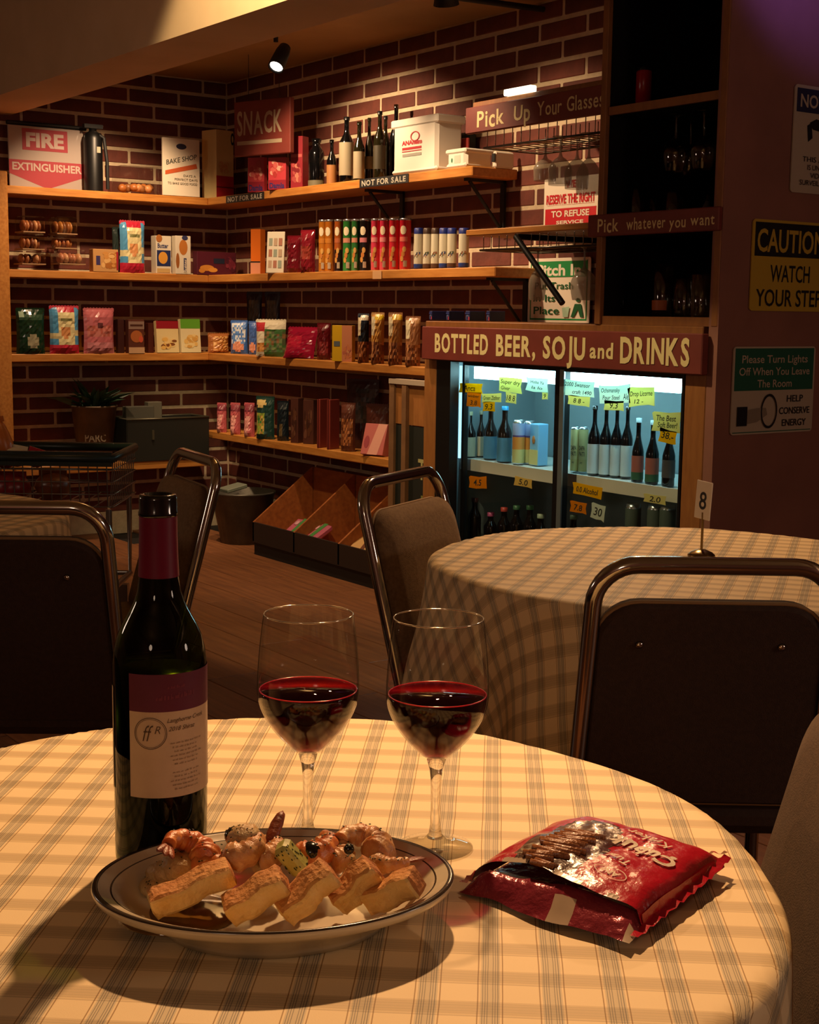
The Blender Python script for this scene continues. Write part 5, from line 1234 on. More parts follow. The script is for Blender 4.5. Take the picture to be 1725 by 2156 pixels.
# sandwich board between shelf and cooler
Yb3 = 3.42; xa, xb = solx(830, Yb3, .7), solx(897, Yb3, .7); zt3 = solz(797, xa, Yb3); 
e = empty('sandwich_board', (xa, Yb3, 0)); tag(e, 'wooden framed chalkboard stand squeezed between the shelves and the cooler housing', 'sign'); bwid = xb-xa+.1
BRF = noisy('worn_brown_frame', '#6a4a30', '#86603e', 9, .6, .1)
for x in (0, bwid): one('post', 'box', (x, 0, zt3/2), (.035, .03, zt3), BRF, parent=e)
one('top_rail', 'box', (bwid/2, 0, zt3-.01), (bwid+.03, .04, .02), M('#a89684', .5), parent=e)
one('panel', 'box', (bwid/2, .004, zt3-.10), (bwid, .016, .17), FRW, parent=e)
one('chalkboard', 'box', (bwid/2, .004, (zt3-.19)/2+.05), (bwid, .014, zt3-.29), M('#15180f', .7), parent=e)
b = MB(); b.text('TA', lambda x, z: (bwid*.72+x, -.004, zt3-.36+z), .085, c('#a8a068', .7), .11, .02); b.text('-', lambda x, z: (bwid*.7+x, -.004, zt3-.46+z), .085, c('#7d7a3a', .7), .05, .02); b.build('lettering', e)
one('middle_post', 'box', (solx(858, Yb3, .6)-xa, -.012, zt3/2), (.03, .02, zt3-.05), BRF, parent=e)

# shopping cart
dc = 4.9; Pr = atd(236, 966, dc); rg = np.array([AR[0], AR[1]])/math.hypot(AR[0], AR[1]); fw = np.array([AF[0], AF[1]])/math.hypot(AF[0], AF[1])
e = empty('shopping_cart', (Pr[0], Pr[1], 0), math.atan2(rg[1], rg[0])); tag(e, 'wire shopping cart with a dark green rim holding snack bags', 'cart')
zr = Pr[2]; wl_, dl = .70, .42; zbk2 = zr-.17
GRIM = M('#16241c', .4)
b = MB(); b.tube([(0, 0, zr), (-wl_, 0, zr), (-wl_, dl, zr), (0, dl, zr)], .017, GRIM, 8, True); b.box((-wl_/2, 0, zr-.002), (wl_, .02, .05), GRIM); b.build('rim', e)
w1 = MB(); w1.tube([(0, 0, 0), (0, .015, -.17)], .0022, STEEL, 5); w0 = w1.build('upright_wire', e, (-.02, 0, zr))
for i in range(1, 22): inst('upright_wire', w0, e, (-.02-i*.032, 0, zr))
for i in range(12): inst('upright_wire', w0, e, (0, .02+i*.035, zr), None, (0, 0, PI/2))
for k in range(4):
    z = zr-.04-k*.043; y_ = .004+.0035*k; b = MB(); b.tube([(-.0, y_, z), (-wl_, y_, z), (-wl_, dl, z), (0, dl, z)], .0025, STEEL, 5, True); b.build('level_wire', e)
b = MB()
for i in range(12): b.tube([(-.01-i*.06, 0, zbk2), (-.01-i*.06, dl, zbk2)], .002, STEEL, 4)
b.build('bottom_wires', e)
b = MB(); b.tube([(-.02, .03, zbk2-.01), (-.02, .03, .30), (-.06, .02, .22), (-.5, .02, .22)], .011, STEEL, 8); b.tube([(-.02, dl-.03, zbk2-.01), (-.02, dl-.03, .22), (-.5, dl-.03, .22)], .011, STEEL, 8); b.tube([(-.02, .03, .22), (-.02, dl-.03, .22)], .011, STEEL, 8)
b.build('frame', e)
for x, y_ in ((-.04, .04), (-.04, dl-.04), (-.6, .04), (-.6, dl-.04)):
    b = MB(); b.box((x, y_, .13), (.03, .04, .10), STEEL); b.tube([(x-.012, y_, .05), (x+.012, y_, .05)], .05, BLACKM, 14); b.build('wheel', e)
def cart_item(px, py, dim, col, lab, rot=(0, 0, 0), name='snack_bag', dz=0, two=None):
    P = atd(px, py, dc+.12); b = MB(); b.ell((0, 0, 0), (dim[0]/2, dim[1]/2, dim[2]/2), c(col, .3), 10, 8, None, .12, int(px)); 
    if two: b.ell((dim[0]*.1, -dim[1]*.12, dim[2]*.05), (dim[0]*.3, dim[1]*.42, dim[2]*.3), c(two, .3), 8, 6)
    b.box((0, 0, dim[2]*.47), (dim[0]*.75, .006, .02), c(col, .3))
    o = b.build(name, None, (P[0], P[1], P[2]+dz)); o.rotation_euler = (rot[0], rot[1], math.atan2(rg[1], rg[0])+rot[2]); tag(o, lab, 'bag')
cart_item(2, 935, (.09, .07, .18), '#b06020', 'orange snack bag standing up in the shopping cart', (0, -.25, 0))
cart_item(32, 962, (.10, .08, .07), '#c9bfa0', 'cream and green snack bag lying in the shopping cart', (0, .2, .2), two='#5f7a3a')
cart_item(74, 966, (.08, .07, .06), '#a02028', 'small red snack bag at the right of the cart basket', (0, .3, 0))
cart_item(20, 1026, (.16, .11, .10), '#7c1f22', 'large dark red bag showing through the cart wires', (0, 0, 0))
cart_item(112, 1024, (.13, .11, .10), '#6e3a1c', 'brown bag showing through the cart wires', (0, 0, 0))

# plant in a tin, dark crate, papers : on the low plank of the left wall
def on_plank(px, off): Xp = -6.86-off; return Xp, soly(px, Xp, .413)
Xp, Yp = on_plank(200, .10); dep = (np.array([Xp, Yp, .45])-CAM)@AF; ht = solz(853, Xp, Yp)-.4125
e = empty('potted_plant', (Xp, Yp, .4125)); tag(e, 'green leafy plant in a dull metal tin on the low left plank', 'plant')
TIN = noisy('rusty_tin', '#57493a', '#75604a', 10, .5, .1, metal=.4)
b = MB(); r0, r1 = .085, .115; b.lathe([(0, 0), (r0, 0), (r1, ht-.01), (r1+.006, ht-.01), (r1+.006, ht), (r1-.004, ht), (r1-.008, ht-.03), (0, ht-.03)], 24, TIN); pt = b.build('tin_pot', e)
b = MB(); b.text('PARC', lambda x, z: ((r0+(r1-r0)*.45+.0012)*math.cos(-.35+x/.1), (r0+(r1-r0)*.45+.0012)*math.sin(-.35+x/.1), ht*.45+z), .04, c('#8a7a64', .6), .11, .02); b.build('lettering', pt)
LEAF = noisy('dark_leaf', '#1f3a24', '#34543a', 10, .5, .05)
b = MB(); lf = [(0, 0, 0), (.012, .03, .01), (.016, .07, .012), (0, .13, 0), (-.016, .07, .012), (-.012, .03, .01), (0, .06, .002)]
b.add(lf, [(0, 1, 6), (1, 2, 6), (2, 3, 6), (3, 4, 6), (4, 5, 6), (5, 0, 6)], LEAF); l0 = b.build('leaf', e, (0, 0, ht-.03)); l0.rotation_euler = (.6, 0, 0)
for i in range(34):
    a = R.uniform(0, 2*PI); el = R.uniform(.15, 1.1); rr_ = R.uniform(0, .07)
    inst('leaf', l0, e, (rr_*math.cos(a), rr_*math.sin(a), ht-.03+R.uniform(0, .04)), (R.uniform(.8, 1.5),)*3, (el, R.uniform(-.4, .4), a-PI/2))
Xc, Yc2 = on_plank(338, .09); wq = 195/FPX*7.6; hq = solz(878, Xc, Yc2)-.4125
CRT = M('#1d1e1a', .45)
e = empty('dark_crate', (Xc, Yc2, .4125), PI/2); tag(e, 'dark rectangular metal crate on the low plank behind the leaning chair', 'crate')
wq *= .95
for (cx_, cy_, sx, sy) in ((0, -.10, wq, .008), (0, .10, wq, .008), (-wq/2, 0, .008, .2), (wq/2, 0, .008, .2)): one('side_panel', 'box', (cx_, cy_, hq/2), (sx, sy, hq), CRT, parent=e)
one('bottom', 'box', (0, 0, .008), (wq, .2, .01), CRT, parent=e)
b = MB(); b.tube([(-wq/2, -.104, hq), (wq/2, -.104, hq), (wq/2, .104, hq), (-wq/2, .104, hq)], .006, M('#5a5646', .4, .6), 6, True); b.build('rim', e)
one('handle', 'box', (-wq*.2, -.108, hq*.62), (.012, .012, .05), M('#5a5646', .4, .6), parent=e)
for i, (px, ww, hh_, col) in enumerate(((295, .16, .09, '#4c4a40'), (330, .08, .11, '#5c584a'))):
    X2, Y2 = Xc-.02-.02*i, soly(px, Xc, .6); o = one('paper_box', 'box', (0, 0, 0), (ww, .05, hh_), c(col, .7), None, .003, loc=(X2, Y2, .4125+hq+hh_/2-.03), rz=PI/2); tag(o, ['wide', 'narrow'][i]+' grey paper box sticking out of the dark crate', 'box')

# ================================================================ FOREGROUND TABLE
ZT = .7515
# ---- wine bottle
def sss(m, w_=.25):
    p_ = m.node_tree.nodes['Principled BSDF']; p_.inputs['Subsurface Weight'].default_value = w_; p_.inputs['Subsurface Radius'].default_value = (.012, .006, .003); p_.inputs['Subsurface Scale'].default_value = .6; return m
Pw = onz(341, 1812, ZT)
e = empty('wine_bottle', (Pw[0], Pw[1], ZT)); tag(e, 'dark green red-wine bottle with a cream label and burgundy neck foil', 'bottle')
BG = thin_glass('bottle_glass', (.20, .27, .04), 1.42, .015, .7)
WINE_IN = M('#070304', .25, 0, .3)
B = .0372
out = [(0, .0), (.034, .0), (.0365, .003), (B, .010), (B, .168), (.0362, .178), (.0335, .189), (.0290, .199), (.0240, .208), (.0200, .216), (.0172, .225), (.0158, .236), (.0150, .250), (.0146, .285)]
b = MB(); b.lathe(out, 48, BG); b.build('glass_body', e)
b = MB(); b.lathe([(0, .006), (.033, .006), (.0366, .012), (.0366, .160), (0, .160)], 40, WINE_IN, ms=[WINE_IN]*4); b.build('wine', e)
b = MB(); b.lathe([(.0162, .237), (.0156, .250), (.0151, .270), (.0150, .285)], 32, M('#6a1230', .35)); b.build('neck_foil', e)
b = MB(); b.lathe([(.0148, .285), (.0154, .2855), (.0155, .288), (.0149, .2895), (.0149, .2985), (.0145, .302), (.0115, .3025), (.0105, .290), (0, .288)], 32, M('#0a0d09', .12, 0, .7)); b.build('mouth', e)
af = math.atan2(-Pw[1], -Pw[0])
L0, L1 = af-math.radians(39), af+math.radians(118)
LBW = noisy('cream_label_paper', '#cdb493', '#d8c09e', 30, .7, .04); LBR = noisy('burgundy_label', '#5a1430', '#64183a', 20, .6, .04)
def cyl_patch(b, r, a0, a1, z0f, z1f, m, n=30):
    vs = []; 
    for i in range(n+1):
        a = a0+(a1-a0)*i/n; vs += [(r*math.cos(a), r*math.sin(a), z0f(i/n)), (r*math.cos(a), r*math.sin(a), z1f(i/n))]
    b.add(vs, [(2*i, 2*i+2, 2*i+3, 2*i+1) for i in range(n)], m, True)
zt_l = .1655
b = MB(); cyl_patch(b, B+.0005, L0, L1, lambda t: .066, lambda t: .136, LBW); lb = b.build('label', e); lb['label'] = 'cream lower half of the wine label'
b = MB(); cyl_patch(b, B+.0006, L0, L1, lambda t: .1355, lambda t: zt_l, LBR); b.build('label_band', e)
b = MB(); cyl_patch(b, B+.0005, L0-math.radians(75), L0-math.radians(38), lambda t: .066, lambda t: .150, LBW); b.build('back_label', e)
SEP = M('#5b4630', .7)
Rl = B+.0009
def onb(ang0, z0, sh=0.): return lambda x, y: (Rl*math.cos(ang0+x/B), Rl*math.sin(ang0+x/B), z0+y+sh*x)
b = MB()
aL = L0+math.radians(27)
for rr_, wd in ((.0128, .0005), (.0116, .0003)):
    for t in range(40):
        q = [(math.cos(s_*PI/20), math.sin(s_*PI/20)) for s_ in (t, t+1)]; f_ = onb(aL, .1185)
        b.poly([f_(q[0][0]*rr_, q[0][1]*rr_), f_(q[0][0]*(rr_-wd), q[0][1]*(rr_-wd)), f_(q[1][0]*(rr_-wd), q[1][1]*(rr_-wd)), f_(q[1][0]*rr_, q[1][1]*rr_)], SEP)
b.text('ff', lambda x, y: onb(aL-.05, .119)(x, y), .0135, SEP, .0085, -.008, .35); b.text('R', lambda x, y: onb(aL+.15, .1215)(x, y), .0065, SEP, .0045, -.01, .3)
aR = L0+math.radians(73)
b.text('Langhorne Creek', onb(aR, .129, .03), .0036, SEP, .034, .0, .35); b.text('2018 Shiraz', onb(aR-.12, .122, .03), .0036, SEP, .023, .0, .35)
TX = M('#93795c', .7)
def scribble(b_, fn, wd, hh, m_, seed, n=9):      # a line of small print too fine to read
    q = random.Random(seed); x = -wd/2
    while x < wd/2:
        L_ = q.uniform(.0015, .0042)
        for k in range(int(L_/.0007)):
            x0 = x+k*.0007; y0 = q.uniform(-.1, .5)*hh
            b_.add([fn(x0, -hh/2), fn(x0+.0004, -hh/2), fn(x0+.00055, y0), fn(x0+.00015, y0)], [(0, 1, 2, 3)], m_)
        x += L_+.0007
for i in range(12):
    if i != 6: scribble(b, onb(aR-.04, .1105-i*.0034, .03), .026-.003*(i % 3), .0016, TX, i)
b.build('label_print', e)
b = MB(); GB = M('#8a3a4c', .5)
scribble(b, onb(aR-.25, .148, .08), .032, .0042, GB, 31); scribble(b, onb(aR-.25, .1555, .05), .014, .0024, GB, 32)
b.build('band_print', e)

# ---- wine glasses
def absorb(name):
    m = bpy.data.materials.new(name); m.use_nodes = True; nt = m.node_tree; nt.nodes.remove(nt.nodes['Principled BSDF'])
    t = nt.nodes.new('ShaderNodeBsdfTransparent'); g = nt.nodes.new('ShaderNodeBsdfGlossy'); g.inputs['Roughness'].default_value = .02
    f = schlick(nt, 1.4); x = nt.nodes.new('ShaderNodeMixShader')
    nt.links.new(f.outputs[0], x.inputs[0]); nt.links.new(t.outputs[0], x.inputs[1]); nt.links.new(g.outputs[0], x.inputs[2])
    nt.links.new(x.outputs[0], nt.nodes['Material Output'].inputs[0])
    a = nt.nodes.new('ShaderNodeVolumeAbsorption'); a.inputs[0].default_value = (.74, .0, .46, 1); a.inputs['Density'].default_value = 330
    s_ = nt.nodes.new('ShaderNodeVolumeScatter'); s_.inputs[0].default_value = (.9, .04, .25, 1); s_.inputs['Density'].default_value = 2.0
    ad = nt.nodes.new('ShaderNodeAddShader'); nt.links.new(a.outputs[0], ad.inputs[0]); nt.links.new(s_.outputs[0], ad.inputs[1])
    nt.links.new(ad.outputs[0], nt.nodes['Material Output'].inputs[1]); return m
WINE = absorb('red_wine')
MENI = sss(M('#a82244', .15, 0, .6, name='wine_edge'), .8)
CG = thin_glass('wine_glass_bowl', (.965, .96, .945), 1.48, .01, 1.15)
CS = thin_glass('wine_glass_foot', (.93, .92, .88), 1.5, .02, 1.2)
def solid_glass(name):
    m = bpy.data.materials.new(name); m.use_nodes = True; nt = m.node_tree; nt.nodes.remove(nt.nodes['Principled BSDF'])
    g = nt.nodes.new('ShaderNodeBsdfGlass'); g.inputs['IOR'].default_value = 1.45; g.inputs['Roughness'].default_value = .0
    t = nt.nodes.new('ShaderNodeBsdfTransparent'); x = nt.nodes.new('ShaderNodeMixShader'); x.inputs[0].default_value = .8
    nt.links.new(t.outputs[0], x.inputs[1]); nt.links.new(g.outputs[0], x.inputs[2]); nt.links.new(x.outputs[0], nt.nodes['Material Output'].inputs[0]); return m
CSS = solid_glass('wine_glass_stem')
def bowl_r(z):   # inner radius of the bowl from bottom .078 to rim .197
    t = (z-.078)/(.197-.078)
    if t < .46: return .0075+(.0420-.0075)*math.sin(max(0, t)/.46*PI/2)**.85
    return .0420-(.0420-.0366)*((t-.46)/.54)**1.7
def wine_glass(px, py, lab):
    P = onz(px, py, ZT); e = empty('wine_glass', (P[0], P[1], ZT)); tag(e, lab, 'glass', 'wine glasses on the foreground table')
    b = MB(); b.lathe([(0, .0), (.0315, .0), (.0322, .0006), (.0315, .0014), (.020, .0032), (.010, .0065), (.0055, .012)], 48, CS); b.build('foot', e)
    b = MB(); b.lathe([(0, .006), (.007, .0085), (.0055, .012), (.0044, .020), (.0040, .040), (.0044, .058), (.0056, .068), (.0080, .0765), (0, .0785)], 32, CSS); b.build('stem', e)
    b = MB(); N = 40; pr = [(bowl_r(.078+(.197-.078)*i/N)+.0009, .078+(.197-.078)*i/N) for i in range(N+1)]
    b.lathe(pr, 56, CG); b.build('bowl', e)
    b = MB(); zz = .197; rr_ = bowl_r(zz)+.0005; b.tube([(rr_*math.cos(t*PI/28), rr_*math.sin(t*PI/28), zz) for t in range(56)], .00065, M('#cfc6b4', .08, .75), 6, True); b.build('rim', e)
    b = MB(); zl_ = .1325; n = 22; pr = [(0, .0795)]+[(bowl_r(.0795+(zl_-.0795)*i/n)-.0004, .0795+(zl_-.0795)*i/n) for i in range(n+1)]
    b.lathe(pr+[(0, zl_)], 56, WINE, ms=None); wn = b.build('wine', e)
    b = MB(); rm = bowl_r(zl_)-.0012; b.tube([(rm*math.cos(t*PI/30), rm*math.sin(t*PI/30), zl_+.0002) for t in range(60)], .00055, MENI, 8, True); b.build('meniscus', wn)
    return e
wine_glass(648, 1770, 'left wine glass of red wine, standing behind the plate')
wine_glass(916, 1783, 'right wine glass of red wine, standing behind the right end of the plate')

# ---- oval plate
PA = math.radians(63); pc = onz(580, 1850, .785); a_, b_ = .1325, .0985
CER = noisy('cream_stoneware', '#c9bda0', '#d6cbb0', 12, .22, .02, spec=.6, coat=.3); BAND = M('#3c3228', .2, 0, .6)
e = empty('oval_plate', (pc[0], pc[1], ZT), PA); tag(e, 'oval cream plate with dark rim bands holding toast and prawns', 'plate')
prof = [(0, .004), (.55, .004), (.56, 0), (.61, 0), (.63, .004), (.70, .010), (.80, .018), (.90, .024), (.965, .0275), (.99, .0300), (1.0, .0330), (.998, .0350), (.990, .0362), (.965, .0358), (.955, .0352), (.90, .0325), (.890, .0322), (.84, .027), (.76, .0165), (.68, .0115), (.55, .0100), (0, .0095)]
ms = [CER]*21; ms[12] = BAND; ms[11] = BAND; ms[15] = BAND
b = MB(); b.lathe(prof, 96, CER, sx=a_, sy=b_, ms=ms); b.build('dish', e)
b = MB(); b.ell((-.07, .0, .0102), (.045, .04, .0022), M('#6a4a1c', .08, 0, .6), 18, 6); b.build('oil_pool', e)

# ---- toast fingers
CRUMB = sss(noisy('toast_crumb', '#e0b060', '#f0cc86', 60, .85, .35, bscale=260)); CRUST = noisy('toasted_crust', '#c07a38', '#e2ac64', 30, .75, .3, bscale=300); DCR = noisy('dark_toasted_end', '#9a5a2c', '#b87a40', 50, .8, .4, bscale=240)
def toast(e1, e2, z1, z2, wd, ht_, lab, roll=0.):
    P1, P2 = Vector(onz(*e1, z1)), Vector(onz(*e2, z2)); d = P2-P1; L = d.length; d.normalize()
    up = Vector((0, 0, 1)); up = (up-d*up.dot(d)).normalized(); sd = d.cross(up)
    up2 = up*math.cos(roll)+sd*math.sin(roll); rot = Matrix((d, up2.cross(d), up2)).transposed()
    e = empty('toast_finger', (P1+P2)/2); e.rotation_euler = rot.to_euler(); tag(e, lab, 'toast', 'toast fingers along the front of the plate')
    rr = random.Random(int(e1[0])); nx, ny, nz_ = 14, 6, 5
    cache = {}
    def pv(i, j, k):
        if (i, j, k) not in cache:
            x, y, z = L*(i/nx-.5), wd*(j/ny-.5), ht_*(k/nz_-.5); ex_, ey_, ez_ = i in (0, nx), j in (0, ny), k in (0, nz_)
            nb = ex_+ey_+ez_; s_ = .0012 if nb > 1 else 0; q = .0005
            if ex_: x -= math.copysign(s_, x)
            if ey_: y -= math.copysign(s_, y)
            if ez_: z -= math.copysign(s_, z)
            cache[(i, j, k)] = (x+rr.uniform(-q, q), y+rr.uniform(-q, q)+.0008*math.sin(i*.9), z+rr.uniform(-q, q)+.0008*math.sin(i*.7+1))
        return cache[(i, j, k)]
    def quad(b, a, m_): b.add([pv(*p) for p in a], [(0, 1, 2, 3)], m_, True)
    b = MB(); c_ = MB(); t_ = MB()
    for i in range(nx):
        for j in range(ny):
            quad(b, ((i, j, 0), (i, j+1, 0), (i+1, j+1, 0), (i+1, j, 0)), CRUST); quad(t_, ((i, j, nz_), (i+1, j, nz_), (i+1, j+1, nz_), (i, j+1, nz_)), CRUST)
        for k in range(nz_):
            quad(b, ((i, 0, k), (i+1, 0, k), (i+1, 0, k+1), (i, 0, k+1)), CRUMB); quad(b, ((i, ny, k), (i, ny, k+1), (i+1, ny, k+1), (i+1, ny, k)), CRUMB)
    for j in range(ny):
        for k in range(nz_):
            quad(b, ((0, j, k), (0, j, k+1), (0, j+1, k+1), (0, j+1, k)), CRUMB); quad(c_, ((nx, j, k), (nx, j+1, k), (nx, j+1, k+1), (nx, j, k+1)), DCR)
    b.build('crumb', e); c_.build('end_crust', e); t_.build('top_crust', e)
toast((318, 1908), (488, 1830), .774, .796, .021, .0175, 'leftmost toast finger with a square brown end, lying toward the plate edge', .15)
toast((478, 1922), (600, 1848), .774, .798, .022, .019, 'second toast finger from the left of the plate', .25)
toast((594, 1924), (698, 1830), .774, .803, .022, .019, 'middle toast finger on the plate', .3)
toast((706, 1904), (788, 1822), .776, .803, .020, .019, 'fourth toast finger from the left, behind the last one', .3)
toast((776, 1898), (880, 1852), .777, .800, .020, .019, 'rightmost toast finger touching the plate rim', .2)

# ---- prawns, garlic, olives, wedge
PRW = sss(noisy('cooked_prawn', '#c0561c', '#dc9050', 110, .35, .15, spec=.6)); PRW2 = sss(noisy('pale_cooked_prawn', '#c07840', '#dcae78', 100, .35, .2, spec=.6)); TAILM = noisy('charred_prawn_tail', '#6a2a14', '#964a24', 60, .4, .2)
HERB = M('#2c3a1a', .7); DARKH = M('#1c1712', .5)
def prawn(px, py, z, size, spin, tilt, m_, lab, arc=3.4, tail=True, thick=.46):
    P = onz(px, py, z); e = empty('prawn', P); e.rotation_euler = (tilt, 0, spin); tag(e, lab, 'prawn', 'prawns piled at the back of the plate')
    n = 30; pts = []; rad = []
    for i in range(n+1):
        t = i/n; a = -arc/2+arc*t; rr_ = size*(.50+.14*t)
        pts.append((rr_*math.cos(a), rr_*math.sin(a), .0015*math.sin(t*3)))
        rad.append(thick*size*(1.15-.72*t)*min(1, math.sqrt(t*9+.02)+.1)*(1+.08*math.sin(t*n*1.3)))
    b = MB(); b.tube(pts, rad, m_, 14); b.build('body', e)
    if tail:
        b = MB(); tp_ = Vector(pts[-1]); tv = (Vector(pts[-1])-Vector(pts[-3])).normalized()
        for s_ in (-.35, 0, .35):
            d = Matrix.Rotation(s_, 3, 'Z')@tv; q_ = d.to_track_quat('X', 'Z').to_matrix()
            b.ell(tp_+d*size*.32, (size*.42, size*.13, size*.06), TAILM, 8, 6, q_)
        b.build('tail', e)
    b = MB()
    for i in range(46):
        k = R.randrange(2, n-3); a = R.uniform(0, 2*PI); v = Vector(pts[k])+Vector((math.cos(a)*.6, math.sin(a)*.6, .8)).normalized()*rad[k]*1.01
        b.box(v, (.0015, .0008, .0006), HERB if R.random() < .6 else (DARKH if R.random() < .5 else GARB), Matrix.Rotation(R.uniform(0, 3), 3, 'Z'))
    stuff(b.build('herb_flecks', e)); return e
GARB = M('#d8c090', .6)
prawn(398, 1796, .797, .026, 2.5, .5, PRW, 'large orange prawn at the left of the pile against the wine bottle', 3.6)
prawn(500, 1784, .802, .024, .6, .3, PRW2, 'pale prawn with herbs left of the upright tail', 3.6, False)
pr_ = prawn(548, 1792, .796, .022, 1.0, .2, PRW2, 'prawn whose charred tail stands upright', 3.2, False)
b = MB(); Pt0 = onz(566, 1778, .800); Pt1 = onz(592, 1714, .816); dv_ = Vector(Pt1-Pt0)
for s_ in (-.10, .10):
    q_ = (Matrix.Rotation(s_, 3, 'Y')@dv_.normalized()).to_track_quat('X', 'Z').to_matrix(); b.ell(dv_*.5+Vector((0, 0, .001*s_)), (dv_.length*.60, .0052, .0040), TAILM, 10, 8, q_, .08)
o = b.build('upright_tail', None, Pt0); bpy.context.view_layer.update(); o.parent = pr_; o.matrix_parent_inverse = pr_.matrix_world.inverted()
prawn(650, 1786, .794, .027, .3, .25, PRW, 'orange arched prawn in the middle of the pile', 3.0, False)
prawn(760, 1784, .796, .026, 2.0, .3, PRW2, 'rough pale prawn covered in herbs at the right of the pile', 3.8, False, .5)
prawn(826, 1812, .791, .022, -.9, .2, PRW2, 'slender prawn with a dark tail near the right plate rim', 2.4, True, .36)
prawn(692, 1796, .792, .020, 1.5, .4, PRW2, 'small pale prawn beside the middle toast', 3.6, False, .5)
prawn(455, 1810, .788, .022, -.4, .3, PRW, 'shadowed prawn tucked behind the leftmost toast', 3.4)
def lump(px, py, z, rad, m_, lab, name, cat, group=None, nse=.25, seed=1):
    P = onz(px, py, z); b = MB(); b.ell((0, 0, 0), rad, m_, 16, 11, None, nse, seed); o = b.build(name, None, P); o.rotation_euler = (R.uniform(-.3, .3), R.uniform(-.3, .3), R.uniform(0, 3)); tag(o, lab, cat, group)
    b = MB()
    for i in range(16):
        a = R.uniform(0, 2*PI); t = R.uniform(.1, 1.2); b.box((rad[0]*math.sin(t)*math.cos(a), rad[1]*math.sin(t)*math.sin(a), rad[2]*math.cos(t)), (.0013, .0006, .0005), HERB, Matrix.Rotation(a, 3, 'Z'))
    stuff(b.build('herb_flecks', o)); return o
GAR = sss(noisy('roast_garlic', '#b89058', '#d4b680', 90, .45, .3)); OLI = M('#14100e', .18, 0, .6)
lump(348, 1840, .779, (.015, .013, .010), GAR, 'soft garlic clove at the left end of the plate', 'garlic_clove', 'garlic', 'garlic cloves', .1, 3)
lump(376, 1826, .784, (.016, .014, .012), GAR, 'herbed garlic clove under the large orange prawn', 'garlic_clove', 'garlic', 'garlic cloves', .12, 4)
lump(322, 1866, .772, (.012, .010, .007), GAR, 'small oily garlic clove nearest the left plate rim', 'garlic_clove', 'garlic', 'garlic cloves', .15, 5)
lump(512, 1762, .808, (.013, .012, .009), GAR, 'garlic clove on top of the pile behind the pale prawn', 'garlic_clove', 'garlic', 'garlic cloves', .2, 6)
lump(722, 1812, .787, (.012, .010, .009), GAR, 'garlic piece between the middle and fourth toast', 'garlic_clove', 'garlic', 'garlic cloves', .2, 7)
lump(560, 1812, .785, (.014, .012, .010), GAR, 'garlic piece hidden behind the second toast', 'garlic_clove', 'garlic', 'garlic cloves', .2, 17)
lump(646, 1812, .784, (.014, .012, .010), GAR, 'garlic piece in the shade beside the green wedge', 'garlic_clove', 'garlic', 'garlic cloves', .2, 18)
lump(523, 1800, .797, (.010, .009, .008), OLI, 'black olive in the middle of the pile behind the second toast', 'black_olive', 'olive', 'black olives', .05, 8)
lump(494, 1757, .808, (.008, .007, .006), OLI, 'black olive at the top left of the pile', 'black_olive', 'olive', 'black olives', .05, 9)
lump(656, 1794, .797, (.010, .009, .008), OLI, 'black olive under the arched prawn', 'black_olive', 'olive', 'black olives', .05, 10)
lump(735, 1788, .806, (.004, .004, .004), OLI, 'tiny black olive piece on the rough pale prawn', 'black_olive', 'olive', 'black olives', .05, 11)
WED = noisy('pale_green_wedge', '#a8a850', '#c4c070', 40, .5, .2)
Pg = onz(614, 1806, .800); b = MB(); rt = Matrix.Rotation(PA, 3, 'Z')@Matrix.Rotation(.9, 3, 'Y')@Matrix.Rotation(.3, 3, 'X')
b.box((0, 0, 0), (.027, .016, .013), WED, rt, .003); gw = b.build('green_wedge', None, Pg); tag(gw, 'pale green herbed wedge standing between the toast and prawns', 'vegetable')
b = MB()
for i in range(36): b.box(rt@Vector((R.uniform(-.012, .012), -.0083 if i % 2 else R.uniform(-.007, .007), R.uniform(-.006, .006) if i % 2 else .0067)), (.0014, .0006, .0006), HERB, rt)
stuff(b.build('herb_flecks', gw))

# ---- snack bag lying open on the table
exv = np.array([.9455, .3256]); eyv = np.array([-.3256, .9455]); Lc = onz(992, 1846, .760)
BW_, BD_ = .149, .146
def uvb(px, py, z=.785):
    P_ = onz(px, py, z)-Lc; return float(P_[:2]@exv)/BW_, float(P_[:2]@eyv)/BD_
FILM = noisy('red_foil_film', '#a80f24', '#b8142a', 6, .27, .32, bscale=46, spec=.5, coat=.12)
FILMD = noisy('dark_window_film', '#3a1c12', '#4c2818', 10, .24, .3, bscale=46, coat=.25)
INN = noisy('crimson_lining', '#7c1c30', '#9c3a48', 12, .22, .5, metal=.3)
PALE = M('#b9a58c', .3)
e = empty('pretzel_bag', (Lc[0], Lc[1], ZT), math.atan2(exv[1], exv[0])); e.rotation_euler = (0, -.035, math.atan2(exv[1], exv[0])); tag(e, 'open red foil bag of pretzel sticks lying upside down on the plaid cloth', 'bag')
rb2 = random.Random(5); NZ = [[rb2.uniform(-1, 1) for _ in range(40)] for _ in range(40)]
def nzs(u, v):
    x, y = u*16, v*16; i, j = int(x), int(y); fx_, fy_ = x-i, y-j; g = lambda a, b_: NZ[a % 40][b_ % 40]
    return (g(i, j)*(1-fx_)+g(i+1, j)*fx_)*(1-fy_)+(g(i, j+1)*(1-fx_)+g(i+1, j+1)*fx_)*fy_
def bagz(u, v):
    u_ = min(1, max(0, u)); v_ = min(1, max(0, v))
    hu = (max(0, 4*u_*(1-u_)))**(.28 if u_ > .5 else .42); hv = (.80+.2*min(1, v_*3)) if v_ < .5 else (max(0, 4*v_*(1-v_)))**.42
    return .003+.034*hu*hv*(1+.12*math.sin(u_*5+1))*(.92+.08*math.sin(v_*9)) + .0014*nzs(u_, v_)*hu
